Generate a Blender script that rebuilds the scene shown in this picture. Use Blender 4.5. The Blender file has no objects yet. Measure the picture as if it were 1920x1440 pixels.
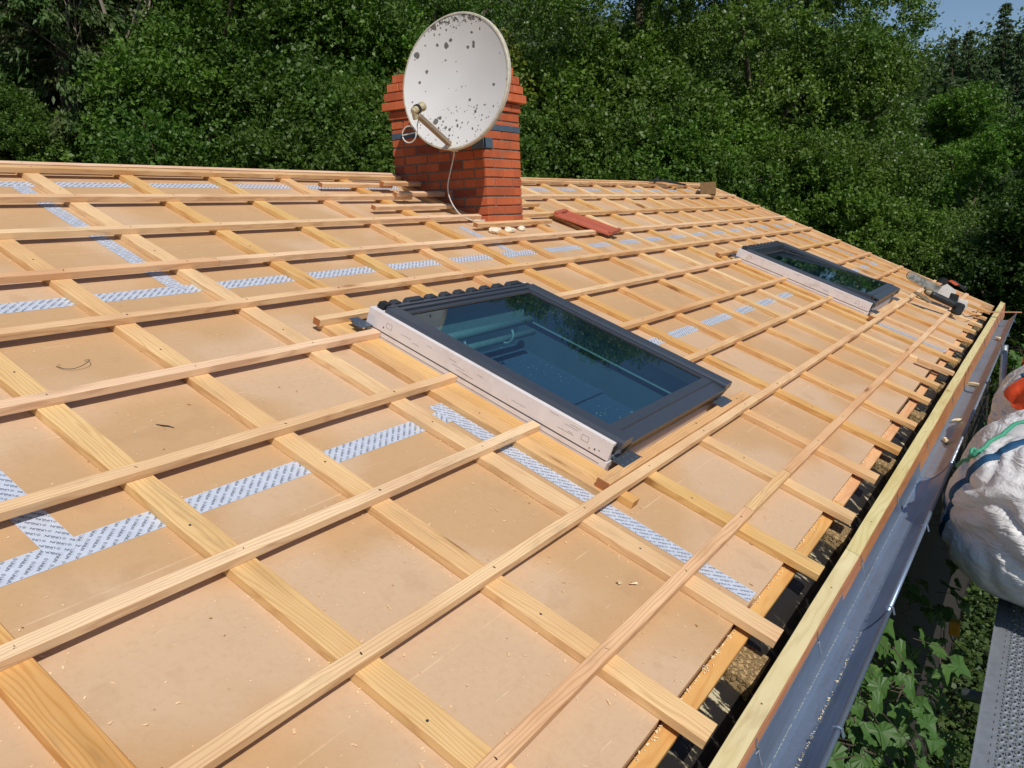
import bpy, bmesh, math, random
import numpy as np
from mathutils import Matrix, Vector, noise
R_ = math.radians
C = bpy.context.scene.collection
scene = bpy.context.scene

# ------------------------------------------------------------------ camera
cam_d = bpy.data.cameras.new('camera'); cam = bpy.data.objects.new('camera', cam_d); C.objects.link(cam)
RW = ((0.54278, -0.838676, -0.044858), (-0.184907, -0.067228, -0.980454), (0.819268, 0.540465, -0.191568))
CW = Vector((-1.1746, -0.89801, 1.11132))
mw = Matrix.Identity(4)
for i in range(3):
    mw[i][0] = RW[0][i]; mw[i][1] = -RW[1][i]; mw[i][2] = -RW[2][i]; mw[i][3] = CW[i]
cam.matrix_world = mw
cam_d.sensor_width = 36; cam_d.lens = 36 * 1572.82 / 1920; cam_d.clip_start = .05; cam_d.clip_end = 900
scene.camera = cam

# ------------------------------------------------------------------ world, sun, exposure
SUN = Vector((.48, .657, -.84)).normalized()          # way the light travels
w = bpy.data.worlds.new('World'); scene.world = w; w.use_nodes = True
nt = w.node_tree; nt.nodes.clear()
sky = nt.nodes.new('ShaderNodeTexSky'); sky.sky_type = 'NISHITA'; sky.sun_disc = False
sky.sun_elevation = math.asin(-SUN.z); sky.sun_rotation = math.atan2(-SUN.x, -SUN.y)
sky.altitude = 300; sky.air_density = 1.0; sky.dust_density = .15; sky.ozone_density = 3.0
bg = nt.nodes.new('ShaderNodeBackground'); bg.inputs[1].default_value = .082
wo = nt.nodes.new('ShaderNodeOutputWorld')
nt.links.new(sky.outputs[0], bg.inputs[0]); nt.links.new(bg.outputs[0], wo.inputs[0])
sd = bpy.data.lights.new('sun', 'SUN'); sd.energy = 3.95; sd.angle = R_(.5); sd.color = (1, .96, .90)
so = bpy.data.objects.new('sun', sd); C.objects.link(so)
so.rotation_euler = SUN.to_track_quat('-Z', 'Y').to_euler()
scene.view_settings.view_transform = 'Standard'; scene.view_settings.look = 'None'
scene.view_settings.exposure = 0; scene.view_settings.gamma = 1
scene.cycles.max_bounces = 8; scene.cycles.transparent_max_bounces = 12

# ------------------------------------------------------------------ materials
def lin(c): return tuple(((x / 255 + .055) / 1.055) ** 2.4 if x > 10 else x / 255 / 12.92 for x in c)
class NT:
    def __init__(s, name):
        s.m = bpy.data.materials.new(name); s.m.use_nodes = True; s.t = s.m.node_tree
        s.b = s.t.nodes['Principled BSDF']
    def n(s, typ, **kw):
        o = s.t.nodes.new('ShaderNode' + typ)
        for k, v in kw.items():
            if k.startswith('i_'):
                key = k[2:]; key = int(key) if key.isdigit() else key
                s.put(o.inputs[key], v)
            else: setattr(o, k, v)
        return o
    def put(s, inp, v):
        if isinstance(v, bpy.types.NodeSocket): s.t.links.new(v, inp)
        elif hasattr(v, 'outputs'): s.t.links.new(v.outputs[0], inp)
        else:
            try: inp.default_value = v
            except Exception: inp.default_value = tuple(v) + (1,)
    def math(s, op, a, b=0.0, c=None, clamp=False):
        o = s.n('Math', operation=op, use_clamp=clamp); s.put(o.inputs[0], a); s.put(o.inputs[1], b)
        if c is not None: s.put(o.inputs[2], c)
        return o.outputs[0]
    def mix(s, f, a, b, blend='MIX'):
        o = s.n('Mix', data_type='RGBA', blend_type=blend); s.put(o.inputs[0], f); s.put(o.inputs[6], a); s.put(o.inputs[7], b)
        return o.outputs[2]
    def noise(s, vec, scale=5, detail=4, rough=.5, dist=0):
        o = s.n('TexNoise'); s.put(o.inputs['Vector'], vec); o.inputs['Scale'].default_value = scale
        o.inputs['Detail'].default_value = detail; o.inputs['Roughness'].default_value = rough; o.inputs['Distortion'].default_value = dist
        return o.outputs[0]
    def ramp(s, f, *stops):
        o = s.n('ValToRGB'); s.put(o.inputs[0], f); e = o.color_ramp.elements
        while len(e) < len(stops): e.new(.5)
        for el, (p, c) in zip(e, stops):
            el.position = p; el.color = (tuple(c) + (1,))[:4] if hasattr(c, '__len__') else (c, c, c, 1)
        return o.outputs[0]
    def objco(s, scale=(1, 1, 1), rnd=0.0):
        tc = s.n('TexCoord').outputs['Object']
        mp = s.n('Mapping'); s.put(mp.inputs[0], tc); mp.inputs['Scale'].default_value = scale
        if rnd:
            oi = s.n('ObjectInfo').outputs['Random']
            cx = s.n('CombineXYZ'); s.put(cx.inputs[0], s.math('MULTIPLY', oi, rnd)); s.put(cx.inputs[1], s.math('MULTIPLY', oi, rnd * 3.7)); s.put(cx.inputs[2], s.math('MULTIPLY', oi, rnd * 1.9))
            s.put(mp.inputs[1], cx.outputs[0])
        return mp.outputs[0]
    def out(s, col=None, rough=None, bump=None, bs=.2, bd=.002, metal=None, spec=None):
        if col is not None: s.put(s.b.inputs['Base Color'], col)
        if rough is not None: s.put(s.b.inputs['Roughness'], rough)
        if metal is not None: s.put(s.b.inputs['Metallic'], metal)
        if spec is not None: s.put(s.b.inputs['Specular IOR Level'], spec)
        if bump is not None:
            b = s.n('Bump'); b.inputs['Strength'].default_value = bs; b.inputs['Distance'].default_value = bd
            s.put(b.inputs['Height'], bump); s.put(s.b.inputs['Normal'], b.outputs[0])
        return s.m

def wood(name, c1, c2, endc, knot=(120, 70, 35), ring=55, amp=1.0):
    s = NT(name)
    co = s.objco((1, 1, 1), 40)
    sep = s.n('SeparateXYZ'); s.put(sep.inputs[0], co)
    st = s.n('Mapping'); s.put(st.inputs[0], co); st.inputs['Scale'].default_value = (1.3, 9, 9)
    warp = s.noise(st.outputs[0], 1.0, 3, .55)
    # growth rings seen on the face: bands across the width, bent by the warp (flat-sawn figures)
    band = s.math('SINE', s.math('ADD', s.math('MULTIPLY', sep.outputs[1], ring * 6.28), s.math('MULTIPLY', warp, 38 * amp)))
    band = s.math('POWER', s.math('MULTIPLY_ADD', band, .5, .5), 3.0)
    fs = s.n('Mapping'); s.put(fs.inputs[0], co); fs.inputs['Scale'].default_value = (6, 260, 260)
    fib = s.noise(fs.outputs[0], 1, 3, .6)
    blotch = s.noise(co, 2.3, 3, .5)
    f = s.math('ADD', s.math('MULTIPLY', band, .50), s.math('MULTIPLY', fib, .42), clamp=True)
    col = s.mix(f, lin(c1), lin(c2))
    hue = s.n('ObjectInfo').outputs['Random']
    col = s.mix(s.math('MULTIPLY', s.math('SUBTRACT', blotch, .35, clamp=True), 1.3), col, lin(tuple(max(0, x - y) for x, y in zip(c2, (10, 22, 30)))))
    hv = s.n('HueSaturation'); s.put(hv.inputs['Color'], col)
    s.put(hv.inputs['Value'], s.math('MULTIPLY_ADD', hue, .17, .925)); s.put(hv.inputs['Saturation'], s.math('MULTIPLY_ADD', hue, -.22, 1.0))
    s.put(hv.inputs['Hue'], s.math('MULTIPLY_ADD', s.math('FRACT', s.math('MULTIPLY', hue, 7.3)), .013, .4945))
    col = hv.outputs[0]
    # knots
    km = s.n('Mapping'); s.put(km.inputs[0], co); km.inputs['Scale'].default_value = (1.7, 9, 4.5)
    vo = s.n('TexVoronoi'); s.put(vo.inputs['Vector'], km.outputs[0]); vo.inputs['Scale'].default_value = 1.0
    k = s.ramp(vo.outputs['Distance'], (.0, 1), (.07, 1), (.12, 0))
    col = s.mix(s.math('MULTIPLY', k, .75), col, lin(knot))
    k2 = s.ramp(vo.outputs['Distance'], (.0, 0), (.13, .5), (.24, 0))
    col = s.mix(s.math('MULTIPLY', k2, .6), col, lin(tuple(int(x * .8) for x in c2)))
    # grey grubby streaks
    g = s.ramp(s.noise(s.objco((3, 14, 14), 17), 1.2, 5, .65), (.56, 0), (.72, 1))
    col = s.mix(s.math('MULTIPLY', g, .36), col, lin((150, 125, 95)))
    # sawn ends
    no = s.n('TexCoord').outputs['Normal']; sn = s.n('SeparateXYZ'); s.put(sn.inputs[0], no)
    e = s.math('GREATER_THAN', s.math('ABSOLUTE', sn.outputs[0]), .8)
    col = s.mix(e, col, s.mix(s.math('MULTIPLY_ADD', s.math('SINE', s.math('MULTIPLY', s.math('ADD', sep.outputs[2], s.math('MULTIPLY', sep.outputs[1], .4)), 900)), .25, .4), lin(endc), lin(tuple(int(x * .72) for x in endc))))
    return s.out(col, .62, s.math('ADD', fib, s.math('MULTIPLY', band, .4)), .35, .0015, spec=.25)

M = {}
M['batten'] = wood('batten_wood', (238, 195, 140), (196, 142, 88), (186, 118, 70), ring=105, amp=1.2)
M['counter'] = wood('counter_batten_wood', (232, 187, 120), (196, 143, 76), (194, 142, 84), ring=75, amp=1.5)
M['plank'] = wood('plank_wood', (226, 172, 98), (205, 140, 66), (180, 120, 60), ring=26)
M['treated'] = wood('treated_wood', (216, 200, 140), (194, 174, 104), (196, 150, 80), knot=(150, 110, 50), ring=30)
M['redwood'] = wood('reddish_wood', (196, 132, 80), (172, 104, 58), (150, 90, 50), ring=40)

def m_board():
    s = NT('insulation_facing'); co = s.objco((1, 1, 1), 30)
    n1 = s.noise(co, 2.1, 3, .5); n2 = s.noise(co, 60, 4, .6)
    sv_ = s.n('SeparateXYZ'); s.put(sv_.inputs[0], s.objco())
    pat = s.ramp(s.math('ADD', s.noise(co, 1.3, 3, .45), s.math('MULTIPLY', s.math('SUBTRACT', .55, sv_.outputs[1]), .16, clamp=True)), (.50, 0), (.60, 1))
    col = s.mix(n1, lin((200, 162, 120)), lin((191, 153, 111)))
    col = s.mix(s.math('MULTIPLY', pat, .55), col, lin((210, 181, 152)))
    col = s.mix(s.math('MULTIPLY', s.ramp(n2, (.5, 0), (.8, 1)), .3), col, lin((178, 140, 98)))
    # scuffs: thin pale scratches
    mp = s.n('Mapping'); s.put(mp.inputs[0], co); mp.inputs['Rotation'].default_value = (0, 0, .12); mp.inputs['Scale'].default_value = (2, 28, 1)
    sc = s.ramp(s.noise(mp.outputs[0], 2.2, 6, .75), (.62, 0), (.68, 1))
    col = s.mix(s.math('MULTIPLY', sc, .45), col, lin((236, 206, 172)))
    sp_ = s.n('SeparateXYZ'); s.put(sp_.inputs[0], s.objco())
    ln = s.math('ABSOLUTE', s.math('SUBTRACT', s.math('FRACT', s.math('ADD', s.math('MULTIPLY', sp_.outputs[1], 1.61), s.math('MULTIPLY', s.noise(s.objco((.25, 1, 1)), 1.5, 1, .4), .05))), .5))
    ln = s.math('MULTIPLY', s.math('LESS_THAN', ln, .0028), s.ramp(s.noise(s.objco((3, 9, 1), 8), 2, 4, .7), (.46, 0), (.58, 1)))
    col = s.mix(s.math('MULTIPLY', ln, .5), col, lin((232, 200, 164)))
    foot = s.ramp(s.noise(s.objco((1, 1, 1), 9), 5, 3, .55), (.60, 0), (.66, 1))
    col = s.mix(s.math('MULTIPLY', foot, .22), col, lin((176, 138, 100)))
    dots = s.n('TexVoronoi'); s.put(dots.inputs['Vector'], co); dots.inputs['Scale'].default_value = 9
    d = s.ramp(dots.outputs['Distance'], (.0, 1), (.02, 1), (.035, 0))
    col = s.mix(s.math('MULTIPLY', d, .6), col, lin((110, 80, 50)))
    wr = s.noise(co, 11, 4, .6)
    return s.out(col, .52, s.math('ADD', s.math('ADD', wr, s.math('MULTIPLY', sc, .3)), s.math('MULTIPLY', n2, .25)), .5, .004, spec=.35)
M['board'] = m_board()

def plain(name, c, rough=.6, metal=0, nscale=30, var=.25, bs=.15, bd=.001, spec=.4, dirt=None, lincol=None):
    s = NT(name); co = s.objco((1, 1, 1), 11); n = s.noise(co, nscale, 5, .6)
    a = lincol or lin(c); b = tuple(x * (1 - var) for x in a)
    col = s.mix(s.ramp(n, (.3, 0), (.75, 1)), a, b)
    if dirt: col = s.mix(s.math('MULTIPLY', s.ramp(s.noise(co, nscale * .25, 5, .7), (.5, 0), (.7, 1)), dirt[1]), col, lin(dirt[0]))
    return s.out(col, rough, n, bs, bd, metal, spec)
M['tape'] = plain('tape_film', (198, 204, 216), .33, nscale=18, var=.12, bs=.7, bd=.004)
M['ink'] = plain('tape_ink', (60, 64, 78), .5)
M['ink_light'] = plain('tape_ink_grey', (150, 156, 168), .5)
M['chip'] = plain('wood_chip', (244, 224, 180), .7)
M['white_frame'] = plain('white_primed_pine', (222, 214, 212), .5, nscale=22, var=.06, dirt=((190, 165, 150), .35))
M['groove'] = plain('groove', (90, 78, 72), .8)
M['alu'] = plain('dark_grey_aluminium', (76, 82, 92), .32, .35, nscale=40, var=.12, bs=.05)
M['alu_brown'] = plain('brown_grey_aluminium', (112, 96, 78), .4, .4, nscale=30)
M['casing'] = plain('casing_dark_grey', (58, 62, 68), .5, .2)
M['gap_shade'] = plain('gap_shade_black', (24, 24, 26), .5)  # black that paints the shade beside the skylight covers
M['black'] = plain('black_plastic', (34, 34, 36), .45)
M['zinc_br'] = plain('galvanised_bracket', (118, 132, 148), .38, .75, nscale=90, var=.35)
M['bar_steel'] = plain('dusty_bar', (170, 170, 166), .5, .4, nscale=22, var=.7, dirt=((70, 66, 60), .9))
M['steel'] = plain('bright_steel', (190, 190, 188), .35, .8, nscale=60, var=.3)
M['screw'] = plain('zinc_screw', (120, 118, 112), .35, .8)
M['brick'] = None
def m_brick():
    s = NT('red_brick'); at = s.n('Attribute', attribute_name='rnd').outputs['Fac']
    co = s.objco(); n = s.noise(co, 45, 5, .65); n2 = s.noise(co, 4, 3, .5)
    col = s.mix(at, lin((212, 112, 70)), lin((172, 88, 56)))
    col = s.mix(s.math('MULTIPLY', s.math('GREATER_THAN', at, .955), .8), col, lin((122, 62, 50)))
    col = s.mix(s.math('MULTIPLY', n, .45), col, lin((150, 74, 48)))
    col = s.mix(s.math('MULTIPLY', s.ramp(n2, (.48, 0), (.66, 1)), .45), col, lin((132, 72, 52)))
    col = s.mix(s.math('MULTIPLY', s.ramp(s.noise(co, 14, 5, .7), (.60, 0), (.68, 1)), .35), col, lin((190, 160, 140)))
    return s.out(col, .8, n, .5, .003, spec=.2)
M['brick'] = m_brick()
M['mortar'] = plain('grey_mortar', (132, 120, 108), .95, nscale=80, var=.5, bs=.6, bd=.004)
M['strap'] = plain('grey_steel_strap', (102, 118, 132), .45, .5, nscale=25)
M['terracotta'] = plain('terracotta', (178, 92, 68), .7, nscale=20, var=.2)
M['lump'] = plain('white_mortar_lump', (236, 222, 198), .95, nscale=60, bs=.5, bd=.004)
M['cable'] = plain('white_cable', (220, 214, 204), .5)
def m_dish():
    s = NT('dish_paint'); tc = s.n('TexCoord').outputs['Object']
    sep = s.n('SeparateXYZ'); s.put(sep.inputs[0], tc)
    base = s.mix(s.noise(tc, 3, 3, .5), lin((230, 228, 225)), lin((212, 210, 207)))
    gl = s.noise(tc, 70, 5, .7)
    up = s.ramp(sep.outputs[2], (.25, 0), (.45, .9))      # lichen thrives on the upper rim
    lo = s.ramp(s.math('MULTIPLY', sep.outputs[2], -1), (.05, 0), (.40, 1))
    wp = s.n('Mapping'); s.put(wp.inputs[0], tc)
    wv = s.n('VectorMath', operation='ADD'); s.put(wv.inputs[0], tc)
    nz = s.n('TexNoise'); s.put(nz.inputs['Vector'], tc); nz.inputs['Scale'].default_value = 30
    sv = s.n('VectorMath', operation='SCALE'); s.put(sv.inputs[0], nz.outputs['Color']); sv.inputs['Scale'].default_value = .018
    s.put(wv.inputs[1], sv.outputs[0])
    def spots(scale, thr, dens, seed):
        v = s.n('TexVoronoi'); mp = s.n('Mapping'); s.put(mp.inputs[0], wv.outputs[0]); mp.inputs[1].default_value = (seed, seed * .7, 0)
        s.put(v.inputs['Vector'], mp.outputs[0]); v.inputs['Scale'].default_value = scale
        sp = s.n('SeparateColor'); s.put(sp.inputs[0], v.outputs['Color'])
        r = s.math('MULTIPLY', sp.outputs[0], thr)                       # a size of its own per spot
        on = s.math('LESS_THAN', v.outputs['Distance'], r)
        pick = s.math('LESS_THAN', sp.outputs[1], dens)
        return s.math('MULTIPLY', on, pick)
    big = s.math('MAXIMUM', spots(7.5, .19, .75, 1.3), spots(10, .17, .5, 5.3)); small = spots(20, .28, .42, 4.1)
    topn = s.math('LESS_THAN', spots(24, .7, 0, 9), 1)
    t1 = s.ramp(s.noise(tc, 34, 4, .7), (.50, 0), (.54, 1))
    top = s.math('MULTIPLY', t1, s.math('GREATER_THAN', up, s.noise(tc, 9, 3, .6)))
    fine = s.math('MULTIPLY', spots(48, .40, .6, 7.7), s.math('GREATER_THAN', s.math('ADD', up, lo), .28))
    dark = s.mix(gl, lin((56, 46, 42)), lin((104, 96, 84)))
    a = s.math('MAXIMUM', s.math('MAXIMUM', big, small), s.math('MAXIMUM', top, fine))
    col = s.mix(s.math('MULTIPLY', a, .88), base, dark)
    return s.out(col, .45, gl, .1, .001)
M['dish'] = m_dish()
M['dish_rim'] = plain('dish_rim_paint', (206, 198, 178), .5, nscale=30, var=.3, dirt=((150, 132, 92), .5))
M['arm'] = plain('weathered_arm', (156, 138, 118), .5, .2, nscale=40, var=.3)
M['lnb'] = plain('yellowed_plastic', (186, 172, 136), .5, nscale=30, var=.25, dirt=((110, 96, 70), .5))
def m_zinc(name, c, film):
    s = NT(name); co = s.objco((1, 1, 1), 5)
    n = s.noise(co, 3, 4, .5); sp = s.n('TexVoronoi'); s.put(sp.inputs['Vector'], co); sp.inputs['Scale'].default_value = 60
    col = s.mix(n, lin(c), lin(tuple(int(x * .82) for x in c)))
    col = s.mix(s.math('MULTIPLY', sp.outputs['Distance'], .25), col, lin((170, 180, 190)))
    col = s.mix(s.math('MULTIPLY', s.ramp(s.noise(s.objco((1, 8, 8), 3), 2, 5, .7), (.52, 0), (.68, 1)), .35), col, lin((110, 98, 88)))
    b = s.noise(co, 16, 4, .6) if film else s.noise(s.objco((.7, 22, 22), 3), 2, 4, .6)
    return s.out(col, s.math('MULTIPLY_ADD', n, .25, .22), b, .9 if film else .35, .012 if film else .004, .62)
M['zinc'] = m_zinc('zinc_gutter', (150, 168, 192), False)
M['zinc_film'] = m_zinc('zinc_with_film', (176, 184, 192), True)
M['solder'] = plain('solder_line', (200, 204, 200), .5, .4, nscale=200, var=.4)
M['felt'] = None
def m_felt():
    s = NT('black_felt'); co = s.objco()
    mp = s.n('Mapping'); s.put(mp.inputs[0], co); mp.inputs['Scale'].default_value = (14, 5, 5)
    n = s.noise(mp.outputs[0], 1.5, 6, .7); m_ = s.noise(co, 1.5, 2, .5)
    f = s.math('MULTIPLY', s.ramp(n, (.56, 0), (.61, 1)), s.ramp(m_, (.42, 0), (.55, 1)))
    col = s.mix(f, lin((34, 31, 28)), lin((196, 184, 150)))
    return s.out(col, .5, s.noise(co, 90, 4, .7), .5, .003)
M['felt'] = m_felt()
def m_rough_tan():
    s = NT('fibre_block'); co = s.objco(); v = s.noise(co, 75, 3, .6)
    col = s.mix(s.ramp(v, (.4, 0), (.7, 1)), lin((178, 150, 104)), lin((140, 112, 72)))
    return s.out(col, .8, s.ramp(v, (.45, 0), (.62, 1)), .9, .01)
M['tan'] = m_rough_tan()
M['block'] = plain('weathered_block', (132, 104, 68), .85, nscale=20, var=.3)
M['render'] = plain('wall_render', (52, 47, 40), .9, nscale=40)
M['glass'] = None
def m_glass():
    m = bpy.data.materials.new('window_glass'); m.use_nodes = True; t = m.node_tree; t.nodes.clear()
    o = t.nodes.new('ShaderNodeOutputMaterial'); mx = t.nodes.new('ShaderNodeMixShader'); tr = t.nodes.new('ShaderNodeBsdfTransparent')
    g = t.nodes.new('ShaderNodeBsdfGlossy'); fr = t.nodes.new('ShaderNodeFresnel'); fr.inputs[0].default_value = 1.85
    nz = t.nodes.new('ShaderNodeTexNoise'); nz.inputs['Scale'].default_value = 3.0
    tc = t.nodes.new('ShaderNodeTexCoord'); t.links.new(tc.outputs['Object'], nz.inputs['Vector'])
    bp = t.nodes.new('ShaderNodeBump'); bp.inputs['Strength'].default_value = .05; bp.inputs['Distance'].default_value = .004
    t.links.new(nz.outputs[0], bp.inputs['Height']); t.links.new(bp.outputs[0], g.inputs['Normal'])
    tr.inputs[0].default_value = (.60, .83, .84, 1); g.inputs[0].default_value = (.82, .92, 1, 1); g.inputs[1].default_value = .02
    t.links.new(fr.outputs[0], mx.inputs[0]); t.links.new(tr.outputs[0], mx.inputs[1]); t.links.new(g.outputs[0], mx.inputs[2])
    t.links.new(mx.outputs[0], o.inputs[0]); return m
M['glass'] = m_glass()
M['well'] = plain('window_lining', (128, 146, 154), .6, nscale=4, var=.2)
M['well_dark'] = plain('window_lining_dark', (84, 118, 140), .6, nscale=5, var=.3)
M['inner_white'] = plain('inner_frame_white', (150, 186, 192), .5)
M['hinge'] = plain('pale_hinge_plate', (206, 214, 196), .5)
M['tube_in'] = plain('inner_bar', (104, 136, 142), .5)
def m_sheet():
    s = NT('dark_sheet'); co = s.objco(); v = s.n('TexVoronoi'); s.put(v.inputs['Vector'], co); v.inputs['Scale'].default_value = 55
    sc = s.n('SeparateColor'); s.put(sc.inputs[0], v.outputs['Color'])
    d = s.math('MULTIPLY', s.math('LESS_THAN', v.outputs['Distance'], s.math('MULTIPLY', sc.outputs[0], .22)), s.ramp(s.noise(co, 2.6, 3, .6), (.42, 0), (.62, 1)))
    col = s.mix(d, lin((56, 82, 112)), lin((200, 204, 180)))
    return s.out(col, .6, s.noise(co, 12, 3, .5), .3, .01)
M['sheet'] = m_sheet()
M['bag'] = None
def m_bag():
    s = NT('woven_bag'); co = s.objco(); n = s.noise(co, 3, 5, .6); wv = s.n('TexWave'); s.put(wv.inputs['Vector'], co); wv.inputs['Scale'].default_value = 120
    col = s.mix(n, lin((240, 238, 236)), lin((222, 218, 214)))
    col = s.mix(s.math('MULTIPLY', s.ramp(s.noise(co, 7, 5, .7), (.56, 0), (.72, 1)), .35), col, lin((150, 128, 110)))
    return s.out(col, .5, s.math('ADD', s.math('MULTIPLY', s.noise(s.objco((1, 1, 3)), 4, 4, .55, 1.5), 2), s.math('MULTIPLY', wv.outputs[0], .02)), .6, .03)
M['bag'] = m_bag()
M['orange'] = plain('orange_fabric', (232, 84, 40), .6, nscale=9, var=.2, bs=.6, bd=.02)
M['blue_web'] = plain('blue_webbing', (34, 84, 122), .7, nscale=140, var=.4, bs=.6, bd=.003)
M['green_rope'] = plain('green_rope', (72, 160, 128), .6, nscale=120, var=.4, bs=.6, bd=.003)
M['deck'] = plain('galvanised_deck', (150, 155, 162), .45, .35, nscale=30, var=.25)
M['tube'] = plain('galvanised_tube', (170, 174, 176), .4, .7, nscale=30)
M['red'] = plain('red_leaf', (150, 30, 34), .5)
M['yellow'] = plain('yellow_plastic', (200, 140, 30), .5)
M['chassis'] = plain('saw_white', (200, 196, 190), .45, nscale=30, var=.1, dirt=((160, 130, 100), .5))
M['saw_orange'] = plain('saw_orange', (206, 92, 60), .5)
M['saw_dusty'] = plain('dusty_metal', (150, 138, 114), .6, .4, nscale=60, var=.4)
M['saw_dark'] = plain('dark_rubber_grip', (44, 46, 48), .45, nscale=30, var=.3)
M['bark'] = plain('bark', (92, 80, 66), .9, nscale=12, var=.5, bs=.8, bd=.02)
M['deadwood'] = plain('dead_wood', (150, 138, 122), .9, nscale=12, var=.3)
def m_leaf(name, c1, c2, c3, trans=.35, rough=.5, spec=.35):
    s = NT(name); at = s.n('Attribute', attribute_name='rnd').outputs['Fac']
    col = s.mix(at, c1, c2)
    col = s.mix(s.ramp(s.noise(s.objco((1, 1, 1), 20), .8, 3, .5), (.4, 0), (.65, 1)), col, c3)
    tint = s.n('ObjectInfo').outputs['Color']
    col = s.mix(1.0, col, tint, 'MULTIPLY')
    s.out(col, rough, spec=spec)
    tr = s.n('BsdfTranslucent'); s.put(tr.inputs[0], s.mix(1.0, col, (.9, 1.25, .35, 1), 'MULTIPLY'))
    mx = s.n('MixShader'); mx.inputs[0].default_value = trans
    o = s.t.nodes['Material Output']; s.t.links.new(s.b.outputs[0], mx.inputs[1]); s.t.links.new(tr.outputs[0], mx.inputs[2]); s.t.links.new(mx.outputs[0], o.inputs[0])
    return s.m
M['leaf'] = m_leaf('broad_leaf', (0.053, 0.102, 0.019), (0.194, 0.271, 0.050), (0.112, 0.155, 0.034))
M['leaf_gloss'] = m_leaf('alder_leaf', (0.054, 0.105, 0.021), (0.203, 0.277, 0.060), (0.112, 0.165, 0.039), rough=.42)
M['needle'] = m_leaf('spruce_needle', (0.041, 0.082, 0.024), (0.102, 0.150, 0.044), (0.093, 0.093, 0.037), trans=.15, rough=.55)
M['vine'] = m_leaf('vine_leaf', (.030, .085, .016), (.16, .26, .05), (.06, .13, .028), trans=.2, rough=.5, spec=.3)
M['forest'] = m_leaf('far_leaf', (0.039, 0.078, 0.021), (0.105, 0.158, 0.039), (0.060, 0.090, 0.030))
def m_ground():
    s = NT('dark_soil'); co = s.objco(); n = s.noise(co, 1.2, 6, .6)
    col = s.mix(n, (.018, .026, .010, 1), (.05, .06, .025, 1))
    return s.out(col, .95, n, .6, .05)
M['ground'] = m_ground()
M['hill'] = M['ground']

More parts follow.
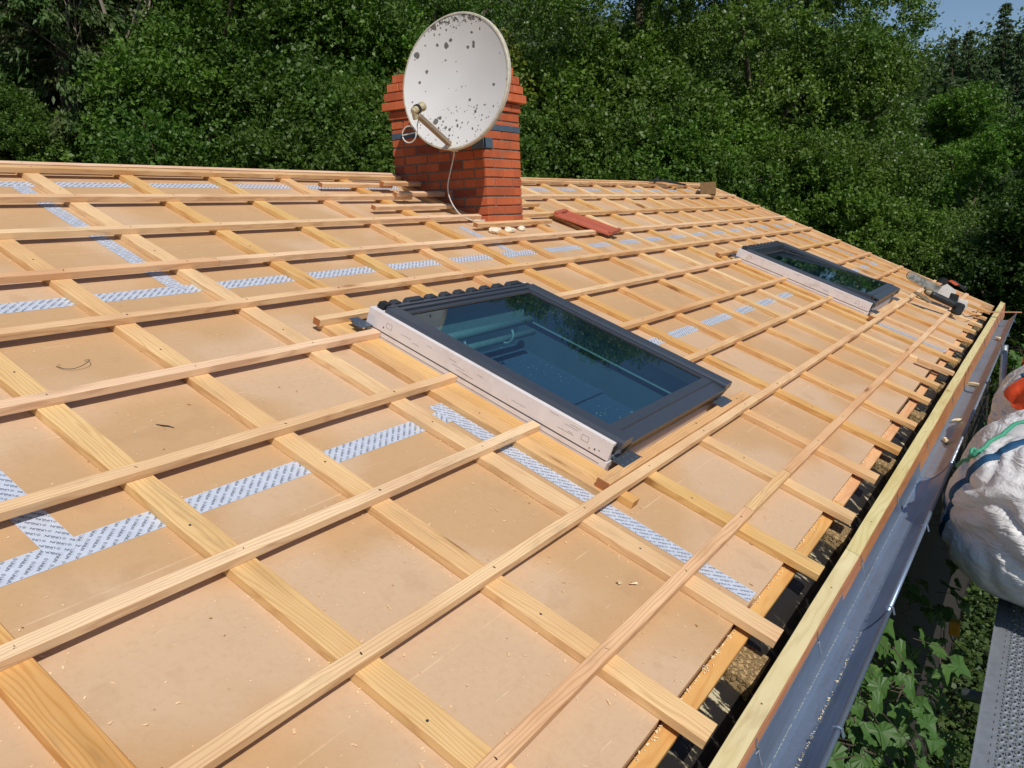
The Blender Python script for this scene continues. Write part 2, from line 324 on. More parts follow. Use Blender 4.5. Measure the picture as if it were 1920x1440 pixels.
# ------------------------------------------------------------------ mesh tools
TH = R_(22.9513); ct, st = math.cos(TH), math.sin(TH)
RM = Matrix(((1, 0, 0, 0), (0, ct, -st, 0), (0, st, ct, 0), (0, 0, 0, 1)))   # roof frame (u along, v up the slope, w out) -> world
def RF(u, v, w=0): return RM @ Vector((u, v, w))
class MB:
    def __init__(s): s.v = []; s.f = []; s.m = []; s.r = None
    def add(s, vs, fs, mi=0):
        o = len(s.v); s.v += [tuple(p) for p in vs]; s.f += [tuple(i + o for i in f) for f in fs]; s.m += [mi] * len(fs); return s
    def box(s, x0, x1, y0, y1, z0, z1, mi=0, mat=None):
        p = [(x, y, z) for x in (x0, x1) for y in (y0, y1) for z in (z0, z1)]
        if mat is not None: p = [mat @ Vector(q) for q in p]
        return s.add(p, [(0, 1, 3, 2), (4, 6, 7, 5), (0, 4, 5, 1), (2, 3, 7, 6), (0, 2, 6, 4), (1, 5, 7, 3)], mi)
    def cbox(s, x0, x1, y0, y1, z0, z1, c=.002, mi=0, mat=None):
        # box with chamfered edges
        vs = []; idx = {}
        X, Y, Z = (x0, x1), (y0, y1), (z0, z1)
        for i in (0, 1):
            for j in (0, 1):
                for k in (0, 1):
                    sx, sy, sz = (1 if i == 0 else -1), (1 if j == 0 else -1), (1 if k == 0 else -1)
                    for a in range(3):
                        p = [X[i] + sx * c, Y[j] + sy * c, Z[k] + sz * c]; p[a] = (X[i], Y[j], Z[k])[a]
                        idx[(i, j, k, a)] = len(vs); vs.append(tuple(p))
        fs = []
        for i in (0, 1):
            q = [idx[(i, 0, 0, 0)], idx[(i, 1, 0, 0)], idx[(i, 1, 1, 0)], idx[(i, 0, 1, 0)]]; fs.append(q if i else q[::-1])
            q = [idx[(0, i, 0, 1)], idx[(0, i, 1, 1)], idx[(1, i, 1, 1)], idx[(1, i, 0, 1)]]; fs.append(q if i else q[::-1])
            q = [idx[(0, 0, i, 2)], idx[(1, 0, i, 2)], idx[(1, 1, i, 2)], idx[(0, 1, i, 2)]]; fs.append(q if i else q[::-1])
        for j in (0, 1):
            for k in (0, 1):
                fs.append([idx[(0, j, k, 1)], idx[(1, j, k, 1)], idx[(1, j, k, 2)], idx[(0, j, k, 2)]])
                fs.append([idx[(j, 0, k, 0)], idx[(j, 1, k, 0)], idx[(j, 1, k, 2)], idx[(j, 0, k, 2)]])
                fs.append([idx[(j, k, 0, 0)], idx[(j, k, 1, 0)], idx[(j, k, 1, 1)], idx[(j, k, 0, 1)]])
        for i in (0, 1):
            for j in (0, 1):
                for k in (0, 1): fs.append([idx[(i, j, k, a)] for a in range(3)])
        if mat is not None: vs = [mat @ Vector(q) for q in vs]
        return s.add(vs, fs, mi)
    def prism(s, poly, axis, a, b, mi=0, mat=None):
        # polygon in the two other axes swept along axis from a to b
        n = len(poly)
        def P(q, h): return {'x': (h, q[0], q[1]), 'y': (q[0], h, q[1]), 'z': (q[0], q[1], h)}[axis]
        vs = [P(q, a) for q in poly] + [P(q, b) for q in poly]
        if mat is not None: vs = [mat @ Vector(q) for q in vs]
        fs = [tuple(range(n))[::-1], tuple(range(n, 2 * n))] + [(i, (i + 1) % n, n + (i + 1) % n, n + i) for i in range(n)]
        return s.add(vs, fs, mi)
    def tube(s, pts, r, n=8, mi=0, cap=True):
        pts = [Vector(p) for p in pts]; vs = []; fs = []
        rr = r if hasattr(r, '__len__') else [r] * len(pts); prev = None
        for i, p in enumerate(pts):
            d = (pts[min(i + 1, len(pts) - 1)] - pts[max(i - 1, 0)]).normalized()
            if prev is None:
                a = d.orthogonal().normalized()
            else:
                a = (prev - d * prev.dot(d)).normalized()
            prev = a; b = d.cross(a)
            for k in range(n):
                t = 2 * math.pi * k / n; vs.append(p + (a * math.cos(t) + b * math.sin(t)) * rr[i])
        for i in range(len(pts) - 1):
            for k in range(n): fs.append((i * n + k, i * n + (k + 1) % n, (i + 1) * n + (k + 1) % n, (i + 1) * n + k))
        if cap: fs.append(tuple(range(n))[::-1]); fs.append(tuple(range((len(pts) - 1) * n, len(pts) * n)))
        return s.add(vs, fs, mi)
    def build(s, name, mats, parent=None, matrix=None, smooth=False, fix=True):
        me = bpy.data.meshes.new(name); me.from_pydata(s.v, [], s.f)
        for m in (mats if isinstance(mats, (list, tuple)) else [mats]): me.materials.append(m)
        if len(me.materials) > 1: me.polygons.foreach_set('material_index', s.m)
        if s.r is not None:
            a = me.attributes.new('rnd', 'FLOAT', 'FACE'); a.data.foreach_set('value', s.r)
        if fix:
            bm = bmesh.new(); bm.from_mesh(me); bmesh.ops.recalc_face_normals(bm, faces=bm.faces); bm.to_mesh(me); bm.free()
        if smooth: me.polygons.foreach_set('use_smooth', [True] * len(me.polygons))
        me.update()
        return link(name, me, parent, matrix)
def link(name, me, parent=None, matrix=None):
    o = bpy.data.objects.new(name, me); C.objects.link(o)
    if parent is not None: o.parent = parent
    if matrix is not None: o.matrix_local = matrix
    return o
def tag(o, label=None, cat=None, group=None, kind=None):
    if label: o['label'] = label
    if cat: o['category'] = cat
    if group: o['group'] = group
    if kind: o['kind'] = kind
    return o
def empty(name, matrix, label, cat, group=None):
    o = bpy.data.objects.new(name, None); C.objects.link(o); o.matrix_world = matrix; o.empty_display_size = .1
    return tag(o, label, cat, group)
T = Matrix.Translation
rng = random.Random(7)
def beam_mb(L, W, H, ch=.0018, wob=.0007, seg=.22, r=rng, wane=.0):
    """sawn timber: local X is the length, Y 0..W, Z 0..H"""
    n = max(1, int(L / seg)); mb = MB(); vs = []; fs = []
    base = [(ch, 0), (W - ch, 0), (W, ch), (W, H - ch), (W - ch, H), (ch, H), (0, H - ch), (0, ch)]
    sh = (0, 0)
    for i in range(n + 1):
        x = L * i / n; dy, dz = r.uniform(-wob, wob), r.uniform(-wob, wob) * .6
        wn = wane * max(0, r.uniform(-1, 1))
        for k, (y, z) in enumerate(base):
            yy, zz = y + dy, z + dz
            if z < ch * 1.5: zz = z
            if k in (5, 6): yy += wn * (1 if k == 5 else 0); zz -= wn * (1 if k == 6 else 0)
            vs.append((x, yy, zz))
    for i in range(n):
        for k in range(8): fs.append((i * 8 + k, i * 8 + (k + 1) % 8, (i + 1) * 8 + (k + 1) % 8, (i + 1) * 8 + k))
    fs.append(tuple(range(8))[::-1]); fs.append(tuple(range(n * 8, n * 8 + 8)))
    return mb.add(vs, fs)
def add_np(name, V, F, mats, rnd=None, parent=None, matrix=None, mi=None):
    """fast mesh of quads or triangles from numpy arrays"""
    me = bpy.data.meshes.new(name); nv, nf, k = len(V), len(F), F.shape[1]
    me.vertices.add(nv); me.vertices.foreach_set('co', np.asarray(V, np.float32).ravel())
    me.loops.add(nf * k); me.loops.foreach_set('vertex_index', np.asarray(F, np.int32).ravel())
    me.polygons.add(nf); me.polygons.foreach_set('loop_start', np.arange(0, nf * k, k, dtype=np.int32))
    me.update(calc_edges=True)
    for m in (mats if isinstance(mats, (list, tuple)) else [mats]): me.materials.append(m)
    if mi is not None: me.polygons.foreach_set('material_index', np.asarray(mi, np.int32))
    if rnd is not None:
        a = me.attributes.new('rnd', 'FLOAT', 'FACE'); a.data.foreach_set('value', np.asarray(rnd, np.float32))
    return link(name, me, parent, matrix)

# ------------------------------------------------------------------ the roof
BW, BH, CWD, CH = .0386, .028, .080, .028
VR = {1: 0.0, 2: .377, 3: .804, 4: 1.225, 5: 1.652, 6: 2.069, 7: 2.481, 8: 2.890, 9: 3.299, 10: 3.707}
UC = [.035, .538, 1.090, 1.606, 2.180, 2.740, 3.282, 3.829, 4.484, 4.991, 5.528, 6.041, 6.591, 7.145, 7.707, 8.233, 8.802, 9.349, 9.879, 10.43]
UC = {k: u for k, u in enumerate(UC)}; UC[-1] = -.515; UC[-2] = -1.07; UC[-3] = -1.62
def verge(v): return 9.90 + .245 * v
ORD = ['', 'first', 'second', 'third', 'fourth', 'fifth', 'sixth', 'seventh', 'eighth', 'ninth', 'tenth', 'eleventh', 'twelfth', 'thirteenth', 'fourteenth', 'fifteenth', 'sixteenth', 'seventeenth', 'eighteenth', 'nineteenth', 'twentieth', 'twenty-first', 'twenty-second', 'twenty-third', 'twenty-fourth']
U0 = -1.9
# --- insulation panels
seam_v = [-.175, 1.088, 2.345, 3.62, 3.80]
seam_u = [[U0, 1.283, 3.79, 6.36, 8.86], [U0, -.205, 2.30, 4.80, 7.30, 9.80], [U0, 1.01, 3.60, 6.10, 8.60], [U0, 2.4, 4.9, 7.4]]
W1 = (1.487, 2.733, .505, 1.745); W2 = (6.345, 7.591, .49, 1.73)
CHIM = (3.963, 4.430, 2.629, 3.489)
rowname = ['in the row along the eave', 'in the second row up from the eave', 'in the row just below the ridge strip', 'in the narrow strip under the ridge']
for r in range(4):
    v0, v1 = seam_v[r] + .001, seam_v[r + 1] - .001
    us = seam_u[r] + [None]
    for i in range(len(us) - 1):
        u0 = us[i] + .001
        last = us[i + 1] is None
        a = (us[i + 1] - .001, us[i + 1] - .001) if not last else (verge(v0) + .02, verge(v1) + .02)
        dv = rng.uniform(-.012, .016) if r == 0 else 0
        outer = [(u0, v0 + dv), (a[0], v0 + dv * .6), (a[1], v1), (u0, v1)]
        cu = u0; mb = MB()
        # cells cut round the two skylights and the chimney
        holes = [h for h in (W1, W2, (CHIM[0], CHIM[1], 2.85, 3.80)) if h[0] < max(a) and h[1] > u0 and h[2] < v1 and h[3] > v0]
        if not holes:
            mb.prism([(x - cu, y) for x, y in outer], 'z', -.12, -.028)
        else:
            xs = sorted({u0, a[0]} | {min(max(h[j], u0), a[0]) for h in holes for j in (0, 1)})
            ys = sorted({v0 + dv, v1} | {min(max(h[j], v0 + dv), v1) for h in holes for j in (2, 3)})
            for p in range(len(xs) - 1):
                for q in range(len(ys) - 1):
                    if xs[p + 1] - xs[p] < 1e-4 or ys[q + 1] - ys[q] < 1e-4: continue
                    mx_, my_ = (xs[p] + xs[p + 1]) / 2, (ys[q] + ys[q + 1]) / 2
                    if any(h[0] < mx_ < h[1] and h[2] < my_ < h[3] for h in holes): continue
                    x1 = xs[p + 1]
                    if last and p == len(xs) - 2:
                        mb.prism([(xs[p] - cu, ys[q]), (verge(ys[q]) + .02 - cu, ys[q]), (verge(ys[q + 1]) + .02 - cu, ys[q + 1]), (xs[p] - cu, ys[q + 1])], 'z', -.12, -.028)
                    else: mb.box(xs[p] - cu, x1 - cu, ys[q], ys[q + 1], -.12, -.028)
        o = mb.build('insulation_panel', M['board'], None, RM @ T((cu, 0, 0)))
        tag(o, 'tan insulation panel %s, %s from the near end' % (rowname[r], ORD[i + 1]), 'insulation panel', 'insulation panels under the battens')

# --- printed tape
def word_mesh():
    cu = bpy.data.curves.new('word', 'FONT'); cu.body = 'UNILIN'; cu.size = .0108; cu.offset = .00022; cu.resolution_u = 2; cu.space_character = .98
    o = bpy.data.objects.new('word', cu); C.objects.link(o)
    dg = bpy.context.evaluated_depsgraph_get(); me = bpy.data.meshes.new_from_object(o.evaluated_get(dg))
    me.calc_loop_triangles()
    V = np.array([v.co[:2] for v in me.vertices]); F = np.array([t.vertices[:] for t in me.loop_triangles])
    bpy.data.objects.remove(o); bpy.data.curves.remove(cu); bpy.data.meshes.remove(me)
    V[:, 0] -= V[:, 0].min(); V[:, 1] -= V[:, 1].min()
    V[:, 0] *= .0355 / V[:, 0].max(); V[:, 1] *= .0076 / V[:, 1].max(); V[:, 0] += .0125; V[:, 1] -= .0038
    return V, F
WV, WF = word_mesh()
def logo_mesh():
    vs, fs = [], []
    for k, (y0, y1) in enumerate(((-.0046, -.0022), (-.0016, .0006), (.0012, .0032), (.0037, .0047))):
        pts = []
        for y in (y0, y1):
            h = math.sqrt(max(1e-9, .0049 ** 2 - y * y)); pts += [(-h, y), (h, y)]
        o = len(vs); vs += pts; fs += [(o, o + 1, o + 3), (o, o + 3, o + 2)]
    V = np.array(vs); V[:, 0] += .0055
    return V, np.array(fs)
LV, LF = logo_mesh()
SV = np.array([(.014, .0058), (.034, .0058), (.034, .0066), (.014, .0066)]); SF = np.array([(0, 1, 2), (0, 2, 3)])
BARV = np.array([(.0125, -.0030), (.0475, -.0030), (.0475, .0030), (.0125, .0030)]); BARF = np.array([(0, 1, 2), (0, 2, 3)])
def tape(u0, u1, v0, v1, along, level, label, coarse=None, cut=None):
    """flat strip stuck over a panel joint; the words run at 45 degrees to it"""
    L, Wd = (u1 - u0, v1 - v0) if along == 'u' else (v1 - v0, u1 - u0)
    if along == 'u': m = RM @ T((u0, v0, -.028 + .0006 * level))
    else: m = RM @ Matrix(((0, 1, 0, u0), (1, 0, 0, v0), (0, 0, -1, -.028 + .0006 * level + .0005), (0, 0, 0, 1)))
    root = empty('seam_tape', m, label, 'tape', 'printed tape over the panel joints')
    n = max(2, int(L / .12)); r = random.Random(int(u0 * 77 + v0 * 13))
    top = [(L * i / n, r.uniform(-.0008, .0008)) for i in range(n + 1)] ; bot = [(L * i / n, Wd + r.uniform(-.0008, .0008)) for i in range(n + 1)]
    MB().prism(top + bot[::-1], 'z', 0.00003, .0005).build('film', M['tape'], root)
    # words
    import itertools
    Vs, Fs, off = [], [], 0; Vl, Fl, offl = [], [], 0
    if along == 'u': dx, dy = -.775, -.632; zt = .0006
    else: dx, dy = .73, -.683; zt = -.0001
    # for v strips local x is v and local y is u: swap the reading direction
    px, py = (-dy, dx)
    if along == 'v': px, py = dy, -dx
    pitch, row = .0560, .0195
    kk = int((L + Wd) / row) + 4
    for a in range(-kk, kk):
        for b in range(-kk // 2, kk // 2):
            s_ = b * pitch + (a % 2) * .018 + (a // 2) * .0; t_ = a * row
            x = s_ * dx + t_ * px + L / 2; y = s_ * dy + t_ * py + Wd / 2
            cx, cy = x + dx * .027, y + dy * .027
            if not (-.03 < cx < L + .03 and -.03 < cy < Wd + .03): continue
            far = ((u0 + cx) if along == 'u' else u0) > 4.6
            for (PV, PF, light) in ((BARV, BARF, 0) if far else (WV, WF, 0), (LV, LF, 1), (SV, SF, 1)):
                if far and light and PV is SV: continue
                X = x + PV[:, 0] * dx + PV[:, 1] * px; Y = y + PV[:, 0] * dy + PV[:, 1] * py
                c = np.stack([X[PF].mean(1), Y[PF].mean(1)], 1)
                ok = (c[:, 0] > .001) & (c[:, 0] < L - .001) & (c[:, 1] > .0015) & (c[:, 1] < Wd - .0015)
                if not ok.any(): continue
                P3 = np.stack([np.clip(X, 0, L), np.clip(Y, .0005, Wd - .0005), np.full(len(X), zt)], 1)
                if light: Vl.append(P3); Fl.append(PF[ok] + offl); offl += len(P3)
                else: Vs.append(P3); Fs.append(PF[ok] + off); off += len(P3)
    if Vs: add_np('lettering', np.concatenate(Vs), np.concatenate(Fs), M['ink'], None, root)
    if Vl: add_np('printed_emblems', np.concatenate(Vl), np.concatenate(Fl), M['ink_light'], None, root)
    return root
tape(U0, 1.40, 1.049, 1.124, 'u', 1, 'printed white seam tape running along the roof left of the near skylight', )
tape(2.80, 6.33, 1.052, 1.122, 'u', 1, 'printed white seam tape between the two skylights')
tape(7.66, 10.1, 1.052, 1.122, 'u', 1, 'printed white seam tape right of the far skylight')
tape(U0, 10.45, 2.308, 2.382, 'u', 1, 'long printed seam tape running the whole roof above both skylights')
tape(U0, 3.9, 3.588, 3.66, 'u', 1, 'printed seam tape just below the ridge, left of the chimney')
tape(4.5, 10.75, 3.588, 3.66, 'u', 1, 'printed seam tape just below the ridge, right of the chimney')
tape(-.245, -.165, 1.085, 2.30, 'v', 2, 'printed seam tape running up the slope at the left edge of the photo')
tape(.972, 1.048, 2.345, 3.60, 'v', 2, 'printed seam tape running up the slope in the upper left')
tape(1.247, 1.322, -.172, 1.165, 'v', 2, 'printed seam tape running down beside the near skylight to the eave')
tape(3.565, 3.640, 2.345, 2.84, 'v', 2, 'short printed seam tape running up to the chimney foot')
tape(6.325, 6.400, -.172, .44, 'v', 2, 'printed seam tape running from below the far skylight to the eave')
tape(8.825, 8.900, -.172, 1.05, 'v', 2, 'printed seam tape under the two power saws')
tape(9.765, 9.840, 1.12, 2.30, 'v', 2, 'printed seam tape near the far roof edge beyond the far skylight')

# --- counter battens
def screw_at(parent, x, y, z, r=.0038):
    mb = MB(); n = 10
    ring = [(x + r * math.cos(2 * math.pi * k / n), y + r * math.sin(2 * math.pi * k / n)) for k in range(n)]
    mb.prism(ring, 'z', z - .004, z + .0006)
    mb.box(x - r * .5, x + r * .5, y - r * .14, y + r * .14, z + .0006, z + .0009)
    mb.build('screw', M['screw'], parent)
def counter(k, va, vb, label, width=CWD, u=None, sc=True, w0=-CH):
    u = UC[k] if u is None else u
    L = vb - va
    rr = random.Random(int((k or 0) * 31 + va * 100 + u * 10))
    m = RM @ Matrix(((0, 1, 0, u), (1, 0, 0, va), (0, 0, -1, w0 + CH), (0, 0, 0, 1)))
    # local: X up the slope, Y along u, Z down; top of the timber at z=0
    m2 = RM @ T((u + width, va, w0)) @ Matrix.Rotation(R_(90), 4, 'Z')
    o = beam_mb(L, width, CH, ch=.002, wob=.0006, r=rr, wane=.004 if rr.random() < .5 else 0).build('counter_batten', M['counter'], None, m2)
    tag(o, label, 'counter batten', 'counter battens running down the slope')
    if sc and u < 4.2:
        for vv in np.arange(.2, 3.7, .824):
            p = vv + rr.uniform(-.03, .03)
            if va + .05 < p < vb - .05 and not any(abs(p - (q + .02)) < .035 for q in VR.values()):
                screw_at(o, p - va, width * rr.uniform(.3, .7), CH)
    return o
for k in range(-3, 20):
    u = UC[k]; base = 'sloping counter batten, %s from the near end' % ORD[k + 4]
    va = -.292 + rng.uniform(-.012, .012); vb = 3.79
    if k == 19: va = 2.3
    if k == 18: va = .12
    if k in (3, 4):
        counter(k, va, .435, base + ', lower piece under the near skylight'); counter(k, 1.87, vb, base + ', upper piece above the near skylight')
    elif k == 5:
        counter(k, va, .435, base + ', lower piece at the skylight corner'); counter(k, 1.80, vb, base + ', upper piece above the skylight corner')
    elif k in (12, 13):
        counter(k, va, .425, base + ', lower piece under the far skylight'); counter(k, 1.86, vb, base + ', upper piece above the far skylight')
    else:
        va = -.30 if k == 7 else va
        counter(k, va, vb, base)
counter(None, .415, 1.86, 'flat batten beside the near skylight with tape along its edge', .078, 1.322)
counter(None, .40, 1.88, 'brown plank pressed against the white side of the near skylight', .082, 1.4015, False)
counter(None, .40, 1.86, 'flat plank pressed against the white side of the far skylight', .10, 6.24, False)
counter(None, .325, .40, 'short wood offcut under the batten below the near skylight corner', .05, 1.375, False)
counter(None, -.315, -.06, 'loose angled batten end lying near the eave', .05, 5.45, False, 0.002 - 0).rotation_euler.rotate_axis('Z', .12)

# --- battens
def batten(v, u0, u1, label, wdt=BW, h=BH, group='battens running along the roof', slope=0.0, w0=0.0, mat='batten', dy=0):
    rr = random.Random(int(v * 1000 + u0 * 37))
    m = RM @ T((u0, v, w0)) @ Matrix.Rotation(slope, 4, 'Z')
    o = beam_mb(u1 - u0, wdt, h, ch=.0016, wob=.0009, seg=.3, r=rr).build('batten', M[mat], None, m)
    tag(o, label, 'batten', group)
    # nail marks where it crosses the counter battens
    if u0 < 4:
        for k, uc in UC.items():
            x = uc + CWD / 2 + rr.uniform(-.02, .02) - u0
            if .03 < x < u1 - u0 - .03 and uc < 3.4:
                mb = MB(); r = .0019; ring = [(x + r * 1.5 * math.cos(t), wdt * rr.uniform(.35, .65) + r * math.sin(t)) for t in np.linspace(0, 6.283, 8, endpoint=False)]
                mb.prism(ring, 'z', h - .002, h + .0009); mb.build('nail_head', M['black'], o)
    return o
def joints(v, u0, cuts, u1, text):
    cs = [u0] + list(cuts) + [u1]
    where = ['near length', 'second length', 'third length', 'far length'] if len(cs) > 2 else ['']
    for i in range(len(cs) - 1):
        lb = text + (', ' + (where[i] if i < len(cs) - 2 else 'last length at the far edge') if len(cs) > 2 else '')
        batten(v + rng.uniform(-.0015, .0015), cs[i] + .0008, cs[i + 1] - .0008, lb)
joints(VR[1], U0, [1.74, 2.25, 5.75], verge(0) + .03, 'batten nearest the eave')
joints(VR[2], U0, [2.95, 6.98], verge(.377) + .03, 'second batten up from the eave')
batten(VR[3], U0, 1.478, 'third batten up, ending at the near skylight'); batten(VR[3], 2.76, 6.36, 'third batten up, between the skylights'); batten(VR[3], 7.61, verge(.8) + .03, 'third batten up, beyond the far skylight')
batten(VR[4], U0, 1.484, 'fourth batten up, ending at the near skylight'); batten(VR[4], 2.76, 6.36, 'fourth batten up, between the skylights'); batten(VR[4], 7.61, verge(1.22) + .03, 'fourth batten up, beyond the far skylight')
batten(VR[5], U0, 1.484, 'fifth batten up, ending at the near skylight top corner'); batten(VR[5], 2.76, 4.62, 'fifth batten up, piece right of the near skylight'); batten(VR[5] + .006, 4.621, 6.34, 'fifth batten up, piece ending at the far skylight'); batten(VR[5], 7.61, verge(1.65) + .03, 'fifth batten up, beyond the far skylight')
joints(VR[6], U0, [2.62, 6.7], verge(2.07) + .03, 'batten just above both skylights')
joints(VR[7], U0, [1.3, 5.08], verge(2.48) + .03, 'batten passing below the chimney')
joints(VR[8], U0, [2.838], 3.912, 'batten ending at the chimney front corner'); batten(VR[8], 4.455, verge(2.89) + .03, 'batten level with the chimney foot on its right')
batten(VR[9], U0, 3.60, 'second batten down from the ridge, left of the chimney'); batten(VR[9] - .02, 3.40, 3.95, 'short batten end tucked against the chimney side, second from the ridge', w0=.029); batten(VR[9], 4.45, verge(3.3) + .03, 'second batten down from the ridge, right of the chimney')
batten(VR[10], U0, 3.945, 'ridge batten left of the chimney'); batten(VR[10], 4.45, verge(3.7) + .03, 'ridge batten right of the chimney')
batten(3.768, U0, 3.945, 'topmost batten along the ridge crest, left of the chimney'); batten(3.768, 4.45, verge(3.76) + .05, 'topmost batten along the ridge crest, right of the chimney')
batten(3.105, 3.004, 3.84, 'short batten offcut left of the chimney with a notched end')
batten(3.535, 2.94, 3.65, 'short batten in the shade between ridge and chimney'); batten(3.50, 3.50, 3.93, 'dark short batten leaning on the chimney upper left', w0=.029)
batten(2.742, 3.664, 4.69, 'short batten across the front of the chimney')
batten(3.105, 4.46, 5.06, 'short batten offcut right of the chimney')
batten(1.825, 1.295, 2.95, 'batten under the top brackets of the near skylight', h=.03); batten(1.812, 6.15, 7.75, 'batten under the top brackets of the far skylight', h=.03)
batten(.418, 1.335, 2.93, 'thick batten under the bottom brackets of the near skylight', wdt=.05, h=.036); batten(.405, 6.2, 7.7, 'thick batten under the bottom brackets of the far skylight', wdt=.05, h=.036)

# --- edge boards and eave
L = 4.27
vb_m = RM @ T((9.90 + .245 * -.30 + .03, -.30, -.06)) @ Matrix.Rotation(math.atan2(1, .245), 4, 'Z')
o = beam_mb(4.25, .03, .075, wob=.001).build('verge_board', M['counter'], None, vb_m)
tag(o, 'slanting edge board closing the far side of the roof', 'board')
for i, (a, b) in enumerate(((U0, 2.4), (2.402, 6.6), (6.602, 9.83))):
    o = beam_mb(b - a, .048, .03, wob=.0006).build('eave_plank', M['plank'], None, RM @ T((a, -.2295, -.078)))
    tag(o, 'yellow plank under the panel edge along the eave, %s' % ('near length', 'middle length', 'far length')[i], 'plank', 'planks under the panel edge')
prof = [(-.300, -.127), (-.347, -.147), (-.347, -.31), (-.300, -.31)]
for i, (a, b) in enumerate(((U0, 1.905), (1.908, 5.0), (5.003, 8.1), (8.103, 10.62))):
    root = empty('fascia_board', T((a, 0, 0)), 'pale treated fascia board along the eave, %s' % ('nearest length', 'second length', 'third length', 'farthest length')[i], 'fascia board', 'fascia boards along the eave')
    mb = MB(); n = max(2, int((b - a) / .25)); rr = random.Random(i)
    rows = []
    for q in range(n + 1):
        d = rr.uniform(-.0012, .0012); x = (b - a) * q / n
        rows.append([(x, -.302 + d, -.1275), (x, -.345 + d, -.1462), (x, -.347 + d, -.149), (x, -.347 + d, -.31), (x, -.300 + d, -.31), (x, -.300 + d, -.1295)])
    vs = [p for r_ in rows for p in r_]; fs = [(q * 6 + k, q * 6 + (k + 1) % 6, q * 6 + 6 + (k + 1) % 6, q * 6 + 6 + k) for q in range(n) for k in range(6)]
    fs += [tuple(range(6))[::-1], tuple(range(n * 6, n * 6 + 6))]
    mb.add(vs, fs); mb.build('board', M['treated'], root)
    MB().cbox(0.001, b - a - .001, -.3505, -.3474, -.31, -.1515, .0008).build('outer_face', M['redwood'], root)
    for q in np.arange(.35, b - a, .78):
        screw_at(root, q, -.325, -.1375, .003)
# underlay and blocks under the open eave strip
mb = MB(); nx = 160
vs, fs = [], []
for i in range(nx + 1):
    for j, (v, w_) in enumerate(((-.14, -.121), (-.19, -.124), (-.24, -.130), (-.29, -.142), (-.325, -.165))):
        u = U0 + (9.85 - U0) * i / nx
        vs.append((u, v, w_ + .006 * noise.noise(Vector((u * 4, v * 9, 0)))))
for i in range(nx):
    for j in range(4): fs.append((i * 5 + j, i * 5 + j + 1, i * 5 + 6 + j, i * 5 + 5 + j))
mb.add(vs, fs); o = mb.build('eave_underlay', M['felt'], None, RM, smooth=True); tag(o, 'black bitumen felt with flaking pale paint in the open eave gap', 'roofing felt')
for i, u in enumerate((-.05, 1.06, 2.24, 3.33, 4.47, 5.5, 6.6, 7.7, 8.8)):
    ww = .17 if i % 2 else .155
    mb = MB().cbox(-ww / 2, ww / 2, -.31, -.225, -.16, -.092, .003)
    o = mb.build('rafter_end', M['tan'], None, RM @ T((u + .0, 0, 0)))
    tag(o, 'rough tan rafter end in the eave gap, %s from the near end' % ORD[i + 1], 'rafter end', 'rafter ends showing in the eave gap')

# gutter
gp = [(-.3512, -.176), (-.3520, -.262), (-.358, -.280), (-.375, -.287), (-.412, -.288), (-.424, -.282), (-.446, -.262), (-.474, -.228), (-.492, -.200)]
def gutter(a, b, mat, label, yo=0, zo=0):
    root = empty('gutter', T((a, 0, 0)), label, 'gutter', 'zinc gutter lengths along the eave')
    mb = MB(); n = int((b - a) / .15) + 1; vs = []; fs = []
    out = [(y - .0012, z - .0016) for y, z in gp]; pr = gp + out[::-1]; k_ = len(pr)
    for i in range(n + 1):
        for (y, z) in pr: vs.append((((b - a) * i / n), y + yo, z + zo))
    for i in range(n):
        for k in range(k_): fs.append((i * k_ + k, i * k_ + (k + 1) % k_, (i + 1) * k_ + (k + 1) % k_, (i + 1) * k_ + k))
    for e_ in (0, n):
        for k in range(len(gp) - 1): fs.append((e_ * k_ + k, e_ * k_ + k + 1, e_ * k_ + k_ - 2 - k, e_ * k_ + k_ - 1 - k))
    mb.add(vs, fs).build('channel', mat, root)
    MB().tube([(0, -.4985 + yo, -.2 + zo), ((b - a), -.4985 + yo, -.2 + zo)], .0085, 12).build('rim_bead', mat, root, smooth=True)
    if mat is M['zinc']:
        rr = random.Random(5); mb = MB()
        for i in range(int((b - a) / .02)):
            x = i * .02 + rr.uniform(0, .01)
            if rr.random() < .8: mb.box(x, x + .014, -.3615 + yo + rr.uniform(-.0006, .0006), -.3590 + yo, -.2795, -.2785)
        mb.build('solder_line', M['solder'], root)
    return root
gutter(U0, 1.62, M['zinc'], 'smooth blue grey zinc gutter length nearest the camera')
gutter(1.60, 3.46, M['zinc'], 'smooth zinc gutter length after the first joint', .0022, .0022)
gutter(3.43, 10.05, M['zinc_film'], 'crumpled silvery gutter length filled with offcuts, running to the far end', .0044, .0044)
for i, x in enumerate((-.15, .66, 1.27, 1.93, 2.72, 3.7, 4.9, 6.2, 7.5, 8.8)):
    root = empty('gutter_clip', T((x, 0, 0)), 'thin wire gutter clip on the fascia, %s from the near end' % ORD[i + 1], 'clip', 'wire clips along the gutter back')
    MB().tube([(0, -.352, -.165), (.003, -.356, -.176), (.012, -.357, -.205), (.018, -.362, -.232)], .0016, 6).build('wire', M['steel'], root)
    MB().tube([(-.012, -.3535, -.186), (0, -.358, -.182), (.012, -.3535, -.188)], .0018, 6).build('crossbar', M['steel'], root)
    MB().box(-.005, .005, -.3525, -.3508, -.185, -.152).build('tab', M['steel'], root)
for i, x in enumerate((.86, 1.62, 2.45, 3.45, 4.6, 5.8, 7.0, 8.2, 9.3)):
    mb = MB().tube([(x, -.513, -.214), (x, -.508, -.190), (x, -.4985, -.1885), (x, -.488, -.192), (x, -.484, -.200)], .004, 6)
    o = mb.build('gutter_bracket', M['zinc'], None); tag(o, 'small strap hooked over the gutter rim, %s from the near end' % ORD[i + 1], 'bracket', 'straps over the gutter rim')
